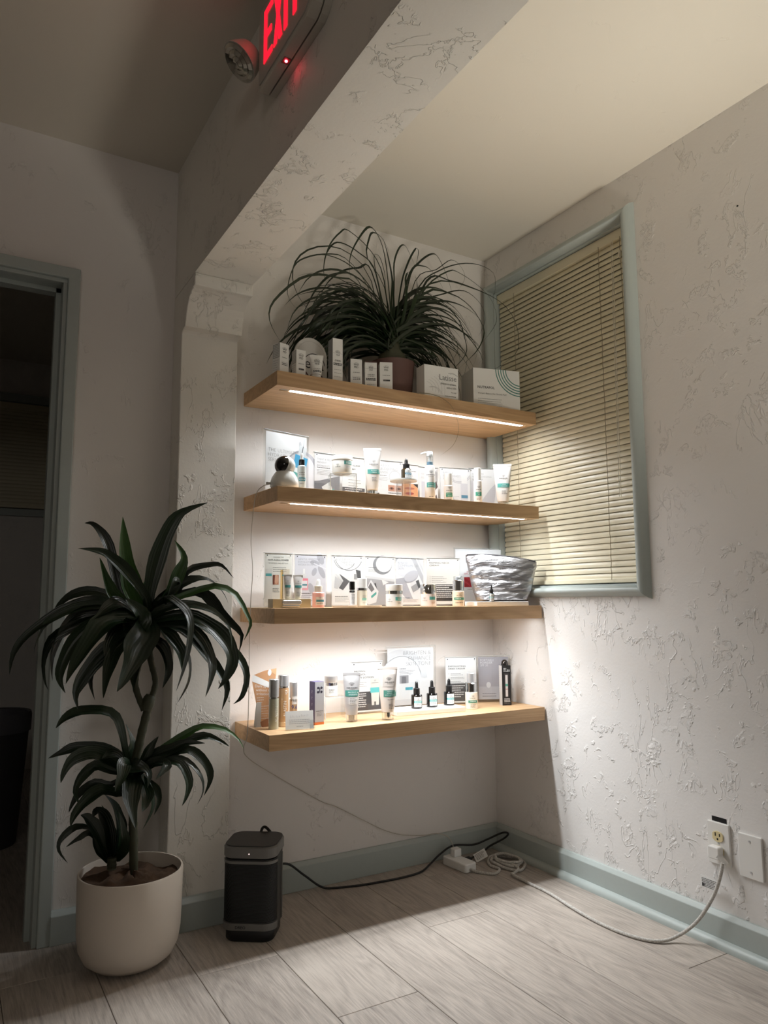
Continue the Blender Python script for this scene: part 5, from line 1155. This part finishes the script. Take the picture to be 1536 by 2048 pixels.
def urea(k, l, w, h):
    L = -w / 2
    k.rect(L, 0, w / 2, h, (238, 239, 240)); l.text('EXFOLIATING', L + w * .08, h * .785, w * .062, (70, 70, 72), sx=1.5); l.text('UREA CREAM', L + w * .08, h * .73, w * .062, (70, 70, 72), sx=1.5)
    for i in range(3): k.arc(L + w * .10, h * (.635 - .085 * i), .0014, .002, 0, 360, GREY, n=10); l.bars(L + w * .16, w * .12, h * (.63 - .085 * i), 2, h * .028, (140, 140, 142), .0013, seed=i)
    k.rect(L + w * .02, h * .03, w * .48, h * .42, (84, 84, 86), 1); l.bars(L + w * .08, w * .14, h * .36, 6, h * .048, (226, 226, 226), .0032, 3)
card('white urea cream sign with a dark lower panel at the right of the lowest shelf', -0.218, -0.075, S4, -20, .120, .176, urea, group=GC)
bottle('capped_bottle', 'cream bottle with a tall chrome cap in front of the urea cream sign', 'bottle', -0.254, -0.185, S4, -37, [('bottle_body', cyl(.0225, 0, .060), mat('ivory_bottle', (236, 228, 212), .25, coat=.3)), ('collar', cyl(.0205, .060, .092), CHROME), ('clear_rim', [(.0222, .060), (.0222, .093)], CLEARC), ('cap', cyl(.0155, .092, .127), SILVER)], .0225, lambda k, l, r: (k.rect(-.012, .023, .024, .032, (86, 150, 128), 1), l.bars(-.004, .016, .027, 1, .004, (232, 246, 240), .002, 3, full=True), k.lotus(.006, .044, .007, (170, 166, 160)), l.bars(-.006, .016, .039, 1, .003, (120, 116, 110), .0014, full=True), l.bars(-.004, .016, .016, 3, .0045, (120, 100, 84), .0014)))
def porta(k, l, w, h):
    L = -w / 2
    k.rect(L, 0, w / 2, h, (186, 182, 190)); k.rect(L, 0, w / 2, h * .30, (202, 200, 206), 1); k.ell(-w * .17, h * .34, w * .075, h * .07, (232, 232, 234), 2, 24)
    for i, s_ in enumerate(('PORTABLE', 'POWDER', 'SPF 30')): l.text(s_, L + w * .06, h * (.90 - .06 * i), w * .10, (244, 244, 246), thin=-.006 if i != 1 else .004)
    l.bars(L + w * .12, w * .1, h * .13, 2, h * .06, (120, 118, 124), .002)
card('rightmost sign on the lowest shelf, grey lilac powder sunscreen print', -0.078, -0.095, S4, -26, .124, .176, porta, magnets=False, margin=.004)
def brush(k, l, w, h):
    k.rect(-w / 2, 0, w / 2, h, (24, 23, 24)); k.rect(-w * .22, h * .22, w * .24, h * .80, (64, 60, 60), 1); k.rect(-w * .13, h * .22, w * .13, h * .76, (216, 210, 208), 2); k.rect(-w * .13, h * .48, w * .13, h * .54, (96, 170, 150), 3); k.rect(-w * .13, h * .40, w * .13, h * .415, (196, 120, 120), 3)
    l.text('30', w * .22, h * .84, .0125, (236, 236, 236), 'C'); l.bars(-w * .32, w * .06, h * .92, 3, h * .035, (220, 220, 220), .002, seed=5); l.bars(-w * .3, w * .36, h * .155, 3, h * .035, (210, 210, 210), .0028, seed=7, full=True); l.bars(-w * .3, w * .36, h * .05, 1, h * .03, (160, 160, 160), .0012, full=True)
t = carton('black brush sunscreen carton marked 30 at the right of the lowest shelf', -0.093, -0.190, S4, 0, .035, .030, .146, brush, lambda k, d, h: (k.rect(.0004, .0004, d - .0004, h - .0004, (214, 212, 210)), k.bars(d * .2, d * .4, h * .9, 14, h * .055, (150, 150, 150), .001)), mat('black_card', (24, 23, 24), .35), name='carton')
t.rotation_euler.z = R(-18)
MB().lathe([(0.0, .140), (.0125, .142), (.0135, .150), (.0115, .160), (.006, .166), (0, .167)], mat('brush_dome', (70, 66, 64), .12, .8), 24, 0, .015).build('dome_cap', t, smooth=50)

# ------------------------------------------------------------------ plants
PALM_LEAF = leaf_mat('palm_leaf', (16, 27, 17), (40, 56, 33))
DRAC_LEAF = leaf_mat('dracaena_leaf', (12, 22, 14), (32, 52, 28))
DRAC_LIGHT = leaf_mat('dracaena_leaf_young', (36, 64, 28), (62, 98, 44))
CANE_M = mat('cane', (62, 64, 46), .6, vary=.25)
SOIL = mat('soil', (74, 54, 38), .95, vary=.5)
def blade(pts, width, m, segs=14, normal=(0.45, -0.85, 0.3), fold=0.22, base=0.45, twist=0.0, curl=0.0, cross=5):
    across = []
    P = smooth_path(pts, max(2, segs // (len(pts) - 1))); n = len(P); N0 = Vector(normal).normalized(); v = []; f = []
    for i, p in enumerate(P):
        t = i / (n - 1); T = (P[min(i + 1, n - 1)] - P[max(i - 1, 0)]).normalized()
        nn = Matrix.Rotation(twist * t, 3, T) @ N0
        W = T.cross(nn); W = W.normalized() if W.length > 1e-4 else T.orthogonal().normalized(); F = W.cross(T).normalized()
        if F.dot(nn) < 0: F = -F
        w = width / 2 * ((base + (1 - base) * min(1, t / .42) ** .8) if t < .42 else max(0.02, (1 - ((t - .42) / .58) ** 1.45)))
        w *= 1 + curl * math.sin(t * 19 + width * 900)
        for c in range(cross):
            s = c / (cross - 1) * 2 - 1
            across.append(s); v.append(p + W * (w * s) - F * (abs(s) ** 1.3 * w * fold) * (-1))
    for i in range(n - 1):
        for c in range(cross - 1):
            a = i * cross + c; f.append((a, a + 1, a + cross + 1, a + cross))
    b = MB().add(v, f, m); b.across = across; return b
def mm(pts, o): return [(p[0] / 1000 - o[0], p[1] / 1000 - o[1], p[2] / 1000 - o[2]) for p in pts]
CROWN_LEAVES = [
([[-1422,-219,898],[-1463,-231,973],[-1491,-241,1076],[-1504,-252,1189]],0.055),
([[-1421,-219,897],[-1418,-220,978],[-1399,-224,1080],[-1369,-231,1168],[-1334,-239,1214],[-1266,-253,1244]],0.05),
([[-1418,-220,912],[-1370,-237,964],[-1346,-248,1031],[-1332,-255,1080],[-1360,-253,1130]],0.039),
([[-1424,-218,890],[-1485,-185,964],[-1523,-161,1114],[-1558,-140,1172],[-1583,-122,1180]],0.032),
([[-1422,-219,907],[-1433,-245,964],[-1483,-255,1029],[-1540,-261,1079],[-1577,-270,1091],[-1620,-278,1096]],0.034),
([[-1414,-221,900],[-1504,-214,964],[-1529,-218,1002],[-1555,-220,1076]],0.037),
([[-1416,-220,900],[-1423,-198,978],[-1402,-186,1023],[-1385,-176,1078]],0.032),
([[-1418,-220,910],[-1344,-231,973],[-1317,-232,1042],[-1256,-242,1062],[-1216,-247,1060],[-1181,-252,1023]],0.021),
([[-1418,-220,889],[-1410,-227,945],[-1331,-249,1007],[-1267,-267,1017],[-1225,-280,983],[-1207,-287,948]],0.027),
([[-1419,-220,893],[-1393,-236,940],[-1323,-260,973],[-1247,-284,997],[-1192,-303,973],[-1160,-316,914],[-1152,-324,885],[-1172,-325,842]],0.025),
([[-1418,-220,912],[-1381,-224,954],[-1293,-240,983],[-1250,-247,963],[-1219,-251,924],[-1184,-256,889],[-1154,-260,854],[-1162,-256,804]],0.034),
([[-1417,-220,897],[-1399,-247,926],[-1337,-277,944],[-1263,-309,925],[-1220,-332,877],[-1214,-347,816]],0.032),
([[-1422,-219,913],[-1391,-265,964],[-1358,-302,940],[-1337,-333,894],[-1350,-355,799],[-1375,-373,718]],0.055),
([[-1416,-220,900],[-1322,-261,915],[-1265,-288,886],[-1222,-310,838],[-1207,-326,791],[-1223,-334,746],[-1249,-339,713]],0.055),
([[-1417,-220,889],[-1334,-272,887],[-1295,-306,850],[-1273,-334,795],[-1276,-354,750],[-1294,-370,698]],0.05),
([[-1417,-220,888],[-1335,-244,872],[-1271,-262,809],[-1224,-276,750],[-1205,-284,702],[-1219,-284,646]],0.034),
([[-1420,-219,891],[-1319,-252,896],[-1246,-275,861],[-1181,-296,798],[-1156,-307,740],[-1169,-310,684],[-1194,-310,664]],0.032),
([[-1420,-219,887],[-1340,-227,848],[-1304,-227,789],[-1301,-221,726],[-1325,-210,667]],0.027),
([[-1416,-220,911],[-1421,-246,860],[-1389,-273,819],[-1378,-294,769],[-1394,-307,721]],0.041),
([[-1424,-219,908],[-1439,-283,871],[-1473,-325,834],[-1497,-365,789],[-1531,-400,730]],0.087),
([[-1415,-221,901],[-1443,-262,866],[-1508,-282,828],[-1536,-308,769],[-1551,-334,708]],0.05),
([[-1418,-220,905],[-1448,-242,875],[-1535,-243,823],[-1586,-251,767],[-1611,-263,717],[-1603,-281,676]],0.05),
([[-1419,-220,903],[-1478,-252,904],[-1535,-273,896],[-1579,-293,849],[-1617,-313,791],[-1642,-334,750]],0.069),
([[-1421,-219,897],[-1473,-227,917],[-1553,-224,900],[-1611,-224,847],[-1639,-230,791],[-1646,-240,752],[-1632,-254,718]],0.041),
([[-1418,-220,888],[-1481,-218,926],[-1585,-204,928],[-1635,-201,892],[-1662,-203,825],[-1664,-210,777],[-1660,-218,747]],0.037),
([[-1417,-220,887],[-1480,-211,926],[-1593,-190,941],[-1655,-179,919],[-1722,-168,866],[-1752,-164,818],[-1759,-165,765]],0.034),
([[-1415,-220,886],[-1495,-192,955],[-1556,-170,983],[-1610,-150,974],[-1642,-136,946],[-1655,-127,918]],0.032),
([[-1418,-220,909],[-1488,-204,941],[-1558,-189,960],[-1625,-174,937],[-1677,-163,901],[-1699,-158,847],[-1702,-157,815]],0.032),
([[-1415,-220,886],[-1490,-221,908],[-1594,-211,896],[-1668,-206,857],[-1687,-212,805],[-1683,-223,753],[-1671,-236,725]],0.032),
([[-1415,-221,898],[-1499,-215,936],[-1595,-204,941],[-1669,-197,910],[-1689,-201,893]],0.032),
([[-1417,-220,908],[-1452,-218,874],[-1512,-209,843],[-1554,-204,789],[-1565,-205,740],[-1551,-211,690]],0.027),
([[-1416,-220,897],[-1466,-243,871],[-1451,-272,917],[-1496,-285,964]],0.073),
([[-1407,-222,907],[-1434,-267,843],[-1466,-298,778],[-1475,-330,724]],0.041),
([[-1422,-219,912],[-1382,-248,964],[-1353,-269,1006],[-1364,-281,1011],[-1383,-289,971]],0.027),
([[-1416,-220,907],[-1477,-249,890],[-1524,-271,846],[-1535,-296,786]],0.055),
([[-1407,-222,897],[-1376,-255,860],[-1344,-281,813],[-1338,-299,758]],0.05),
([[-1425,-218,897],[-1495,-237,945],[-1533,-254,937],[-1569,-268,910]],0.05),
]
LOWER_LEAVES = [
([[-1436,-216,473],[-1468,-224,523],[-1489,-230,597],[-1518,-233,650],[-1587,-227,661],[-1628,-227,649],[-1648,-231,627]],0.049),
([[-1444,-214,479],[-1474,-208,529],[-1526,-196,555],[-1589,-182,564],[-1625,-174,553],[-1655,-167,540]],0.036),
([[-1441,-215,496],[-1484,-219,515],[-1546,-216,552],[-1597,-214,544],[-1621,-218,513],[-1629,-225,485]],0.038),
([[-1442,-215,479],[-1502,-201,496],[-1541,-193,512],[-1573,-186,488],[-1588,-182,449],[-1574,-185,413]],0.031),
([[-1436,-216,498],[-1496,-197,458],[-1537,-184,465],[-1573,-172,441],[-1589,-165,415],[-1597,-160,391]],0.024),
([[-1439,-215,499],[-1474,-225,439],[-1527,-225,450],[-1565,-228,430],[-1593,-233,401],[-1603,-240,375]],0.04),
([[-1438,-215,491],[-1461,-193,512],[-1443,-185,559],[-1460,-170,614]],0.036),
([[-1436,-216,473],[-1425,-235,515],[-1412,-251,553],[-1391,-267,587]],0.036),
([[-1439,-215,473],[-1406,-229,526],[-1355,-245,560],[-1308,-260,587],[-1269,-273,604],[-1210,-289,592],[-1173,-301,562],[-1160,-308,536]],0.022),
([[-1442,-214,498],[-1396,-225,529],[-1330,-239,561],[-1262,-254,575],[-1216,-265,558],[-1190,-270,540]],0.024),
([[-1439,-215,499],[-1403,-237,527],[-1358,-257,544],[-1316,-275,563],[-1269,-294,561]],0.036),
([[-1443,-214,489],[-1374,-252,513],[-1334,-278,508],[-1315,-297,465],[-1322,-310,433],[-1336,-320,408]],0.031),
([[-1439,-215,496],[-1363,-246,515],[-1313,-268,509],[-1278,-285,467],[-1273,-295,432],[-1288,-300,401]],0.031),
([[-1444,-214,477],[-1326,-246,538],[-1282,-260,527],[-1250,-270,488],[-1246,-275,452],[-1262,-275,415]],0.029),
([[-1441,-215,474],[-1402,-254,516],[-1373,-283,514],[-1386,-300,501],[-1407,-315,484]],0.031),
([[-1429,-217,481],[-1423,-278,439],[-1440,-317,407]],0.04),
([[-1436,-216,489],[-1415,-238,465],[-1398,-254,404],[-1425,-259,343]],0.027),
([[-1440,-215,486],[-1395,-233,453],[-1378,-243,417],[-1391,-246,375]],0.02),
([[-1438,-215,484],[-1473,-250,524],[-1487,-279,495],[-1507,-303,464]],0.04),
([[-1439,-215,483],[-1461,-236,506],[-1422,-263,493],[-1420,-281,457]],0.049),
([[-1435,-216,486],[-1456,-262,475],[-1467,-298,432],[-1459,-334,372]],0.058),
([[-1455,-212,492],[-1496,-232,541],[-1534,-246,538]],0.044),
]
SHOOT_LEAVES = [
([[-1490,-183,259],[-1533,-188,338],[-1581,-188,358],[-1618,-189,334],[-1623,-197,307],[-1601,-210,276]],0.019),
([[-1495,-182,264],[-1541,-185,334],[-1575,-187,327],[-1604,-189,311]],0.017),
([[-1494,-183,260],[-1525,-193,338],[-1554,-199,379],[-1574,-206,392]],0.035),
([[-1486,-184,259],[-1500,-194,343],[-1528,-197,392],[-1542,-203,382]],0.039),
([[-1477,-186,254],[-1473,-196,330],[-1489,-198,395],[-1513,-199,434]],0.043),
([[-1494,-183,251],[-1527,-187,297],[-1540,-193,336]],0.022),
([[-1473,-187,253],[-1443,-182,304],[-1429,-176,355]],0.039),
([[-1481,-185,254],[-1489,-166,316],[-1511,-148,396]],0.039),
([[-1477,-186,254],[-1468,-218,309],[-1483,-236,395]],0.039),
]
CANE = [[-1433,-217,211],[-1438,-215,330],[-1442,-214,428],[-1439,-215,509],[-1424,-219,599],[-1407,-222,672]]
CANE_TOP = [[-1417,-220,654],[-1405,-223,695]]
CANE_A = [[-1421,-219,654],[-1446,-214,725],[-1435,-216,794],[-1415,-221,864],[-1421,-219,926]]
CANE_B = [[-1409,-222,672],[-1393,-225,727],[-1408,-222,793],[-1415,-221,864],[-1412,-221,926]]
SHOOT = [[-1489,-204,239],[-1489,-204,269]]
PALM_TRACED = [
([[-556,-145,1869],[-569,-145,2072],[-589,-145,2225],[-617,-145,2294],[-651,-145,2318],[-685,-145,2282],[-726,-145,2204],[-736,-145,2140],[-726,-145,2093]],0.0077),
([[-563,-145,1867],[-586,-138,2127],[-637,-132,2231],[-729,-126,2292],[-759,-119,2280],[-795,-112,2231],[-814,-106,2168],[-814,-100,2115],[-797,-93,2085]],0.0049),
([[-577,-145,1865],[-617,-132,2148],[-685,-119,2222],[-765,-106,2246],[-804,-93,2194],[-808,-80,2124]],0.0066),
([[-584,-145,1864],[-645,-145,2111],[-726,-145,2191],[-817,-145,2202],[-899,-145,2167],[-945,-145,2114],[-956,-145,2053],[-934,-145,1993],[-894,-145,1949],[-863,-145,1914]],0.0049),
([[-584,-145,1864],[-663,-153,2079],[-761,-161,2164],[-848,-169,2154],[-926,-178,2117],[-968,-186,2074],[-994,-194,1991],[-988,-202,1944],[-951,-210,1904]],0.0044),
([[-591,-145,1863],[-692,-157,2072],[-796,-168,2080],[-877,-180,2068],[-949,-191,2033],[-1024,-203,1958],[-1062,-214,1902],[-1069,-226,1852],[-1053,-237,1808],[-1035,-249,1775]],0.0071),
([[-563,-145,1867],[-544,-138,2111],[-539,-132,2210],[-513,-126,2278],[-483,-119,2301],[-453,-112,2272],[-427,-106,2235]],0.0055),
([[-556,-145,1869],[-527,-158,2107],[-506,-171,2196],[-478,-184,2258],[-472,-197,2244],[-492,-210,2177]],0.0066),
([[-549,-145,1870],[-486,-138,2150],[-429,-132,2237],[-364,-126,2292],[-325,-119,2287],[-278,-112,2220],[-251,-106,2154]],0.006),
([[-549,-145,1870],[-435,-139,2135],[-340,-134,2224],[-233,-128,2282],[-130,-123,2305],[-50,-117,2291],[-12,-112,2240],[-12,-106,2190]],0.0038),
([[-542,-145,1871],[-422,-153,2119],[-313,-161,2219],[-256,-169,2219],[-168,-178,2179],[-119,-186,2133],[-102,-194,2066],[-127,-202,2012],[-192,-210,1938]],0.0044),
([[-542,-145,1871],[-449,-159,2098],[-354,-174,2166],[-248,-188,2164],[-140,-203,2142],[-71,-217,2104],[-36,-232,2040],[-38,-246,1968],[-74,-261,1892],[-124,-275,1840]],0.0055),
([[-542,-145,1871],[-425,-156,2105],[-304,-167,2127],[-219,-178,2088],[-173,-190,2021],[-176,-201,1970],[-226,-212,1893],[-266,-223,1832]],0.0077),
([[-535,-145,1872],[-445,-154,2076],[-347,-162,2080],[-277,-171,2033],[-254,-180,1963],[-254,-188,1889],[-293,-197,1822]],0.0077),
([[-549,-145,1870],[-630,-166,2106],[-658,-187,2184],[-647,-207,2178],[-639,-228,2116],[-645,-249,2047]],0.0055),
([[-591,-145,1863],[-678,-156,2050],[-776,-167,2037],[-870,-178,1978],[-929,-188,1893],[-963,-199,1826],[-970,-210,1788]],0.0077),
([[-591,-145,1863],[-683,-141,2030],[-793,-136,2021],[-866,-132,1965],[-913,-128,1899],[-938,-123,1838],[-951,-119,1802]],0.006),
([[-549,-145,1870],[-586,-139,2101],[-656,-134,2201],[-645,-128,2281],[-625,-123,2313],[-586,-117,2308],[-555,-112,2273],[-544,-106,2252]],0.0066),
([[-584,-145,1864],[-674,-171,2009],[-766,-197,1992],[-842,-223,1932],[-873,-249,1849],[-874,-275,1802]],0.0071),
([[-535,-145,1872],[-454,-145,2154],[-355,-145,2223],[-285,-145,2279],[-238,-145,2264],[-218,-145,2221],[-248,-145,2167]],0.0027),
([[-535,-145,1872],[-413,-138,2075],[-317,-132,2137],[-209,-126,2176],[-123,-119,2143],[-95,-112,2082],[-125,-106,2010]],0.0044),
([[-535,-145,1872],[-443,-161,2023],[-380,-176,2030],[-324,-192,1959],[-307,-207,1887],[-327,-223,1822]],0.0082),
([[-549,-145,1870],[-560,-154,2102],[-586,-162,2218],[-611,-171,2277]],0.012),
([[-556,-145,1869],[-578,-171,2029],[-590,-197,2103],[-609,-223,2150]],0.0131),
([[-542,-145,1871],[-512,-167,2044],[-525,-188,2134],[-517,-210,2152]],0.012),
([[-535,-145,1872],[-482,-175,2048],[-486,-206,2098],[-513,-236,2130]],0.0142),
([[-556,-145,1869],[-639,-135,2154],[-688,-124,2159],[-749,-114,2137],[-796,-103,2093],[-823,-93,2043]],0.0066),
([[-591,-145,1863],[-699,-145,2099],[-798,-145,2101],[-861,-145,2039],[-897,-145,1972],[-921,-145,1920]],0.0066),
([[-528,-145,1874],[-408,-155,2161],[-301,-164,2181],[-206,-174,2172],[-133,-184,2157]],0.0066),
([[-535,-145,1872],[-484,-158,2168],[-433,-171,2207],[-390,-184,2179],[-356,-197,2118]],0.0066),
]
PALM_STRAND = [[-554,-315,1663],[-508,-315,1666],[-455,-315,1657],[-413,-315,1630],[-390,-315,1579],[-391,-315,1537],[-415,-315,1492],[-469,-315,1451]]
prng = random.Random(11)
O = (-1.44, -0.215, 0.0)
t = thing('potted_dracaena', 'tall dracaena with two leaf crowns in a white pot by the doorway', 'plant', O)
POTW = mat('pot_white', (222, 212, 200), .55, vary=.015)
prof = [(0.0, 0.0), (.070, 0.0), (.095, .006), (.115, .022), (.128, .048), (.1335, .085), (.135, .13), (.1365, .233), (.1352, .236), (.1310, .236), (.1300, .230), (.128, .13), (.0, .12)]
MB().lathe(prof, POTW, 56).build('pot', t, smooth=50)
sm = MB(); rings = []
for j in range(9):
    r = .1302 * (1 - j / 8.2); rings.append([(r * math.cos(R(q)), r * math.sin(R(q)), .212 + .008 * math.sin(q * .11 + j) + .006 * prng.random() + .012 * (1 - r / .13) - .012 * math.cos(R(q - 40)) * (r / .13)) for q in range(0, 360, 9)])
sm.loft(rings, SOIL, caps=False); sm.add(rings[-1], [tuple(range(len(rings[-1])))], SOIL); sm.build('soil', t, smooth=70)
def cane(pts, r, name='cane'):
    P = smooth_path(mm(pts, O), 10); rr = [r * (1 + (.10 if i % 4 == 0 else 0)) for i in range(len(P))]
    return MB().tube(P, rr, CANE_M, 12).build(name, t, smooth=60)
cane(CANE, .0115); cane(CANE_A, .0085); cane(CANE_B, .0085); cane(SHOOT, .012)
kn = mm(CANE_TOP, O); MB().tube(smooth_path(kn, 4), [.016, .018, .018, .016, .012], CANE_M, 10).build('cane_knot', t, smooth=60)
for data, rnd in ((CROWN_LEAVES, .5), (LOWER_LEAVES, .5), (SHOOT_LEAVES, .5)):
    for li, (pts, w) in enumerate(data):
        upright = data is CROWN_LEAVES and li < 7
        young = (data is CROWN_LEAVES and li in (0, 2, 5, 6, 9)) or (data is LOWER_LEAVES and li == 8)
        P = [(a * 1 + 0, b, c) for a, b, c in pts]
        nrm = (-.1, -.95, .25) if upright else (.3 + prng.uniform(-rnd, rnd), -.8, .45 + prng.uniform(-rnd, rnd) * .8)
        blade(mm(P, O), w * 1.0, DRAC_LIGHT if young else DRAC_LEAF, 18, nrm, fold=prng.uniform(.25, .6), base=.35, twist=0.25 if upright else prng.uniform(-.8, .8), curl=.07, cross=7).build('leaf', t, smooth=70)

O = (-0.555, -0.140, S1)
t = thing('potted_grass_palm', 'big fountain of thin arching leaves in a mauve pot on the top shelf', 'plant', O)
MB().lathe([(0, 0), (.064, 0), (.070, .004), (.082, .142), (.084, .146), (.078, .146), (.074, .134), (0, .134)], mat('mauve_clay', (104, 76, 70), .6), 40).build('pot', t, smooth=50)
MB().lathe([(0, .137), (.050, .137), (.056, .15), (.050, .175), (.032, .20), (.024, .235), (0, .24)], CANE_M, 20).build('bulb_trunk', t, smooth=60)
def keep(p):
    # leaves stay clear of the walls, the ceiling and the shelf board
    x, y, z = p
    if z < 1.87 and -.36 < x < -.03: y = max(y, -.125)
    if z < 1.81 and -.52 < x < -.33: y = max(y, -.180)
    if z < 1.86 and -.98 < x < -.79: y = max(y, -.120)
    y = min(y, -.006); x = min(max(x, -1.12), -.038 if z > 0 else x); return (x, y, min(max(z, 1.672), 2.38))
for pts, w in PALM_TRACED:
    P = [keep((a / 1000, b / 1000, c / 1000)) for a, b, c in pts]
    P = [(a - O[0], b - O[1], c - O[2]) for a, b, c in P]
    blade(P, w * 1.35, PALM_LEAF, 26, (.35 + prng.uniform(-.2, .2), -.8, .4), fold=.3, base=.9, cross=3).build('leaf', t, smooth=70)
for i in range(200):
    side = -1 if i % 2 else 1
    el = R(prng.uniform(5, 88)); ln = prng.uniform(.30, .60) * .93; bend = R(prng.uniform(95, 165)); az = prng.uniform(-.35, .55)
    x, y, z = O[0] - .015 + prng.uniform(-.03, .03), O[1] + prng.uniform(-.03, .03), S1 + prng.uniform(.17, .26); P = [keep((x, y, z))]
    for j in range(9):
        u = (j + .5) / 9; a = el - bend * u ** 1.25; st = ln / 9
        x += side * st * math.cos(a) * math.cos(az); y += st * math.cos(a) * math.sin(az) * .5; z += st * math.sin(a)
        P.append(keep((x, min(max(y, -.212), -.012), z)))
    P = [(a - O[0], b - O[1], c - O[2]) for a, b, c in P]
    blade(P, prng.uniform(.006, .0150), PALM_LEAF, 18, (.3 + prng.uniform(-.3, .3), -.8, .4), fold=.3, base=.9, cross=3).build('leaf', t, smooth=70)
P = mm(PALM_STRAND, O)
blade(P, .0030, mat('dry_leaf', (120, 112, 84), .5), 28, fold=.2, base=.9, cross=3).build('dry_leaf', t, smooth=70)
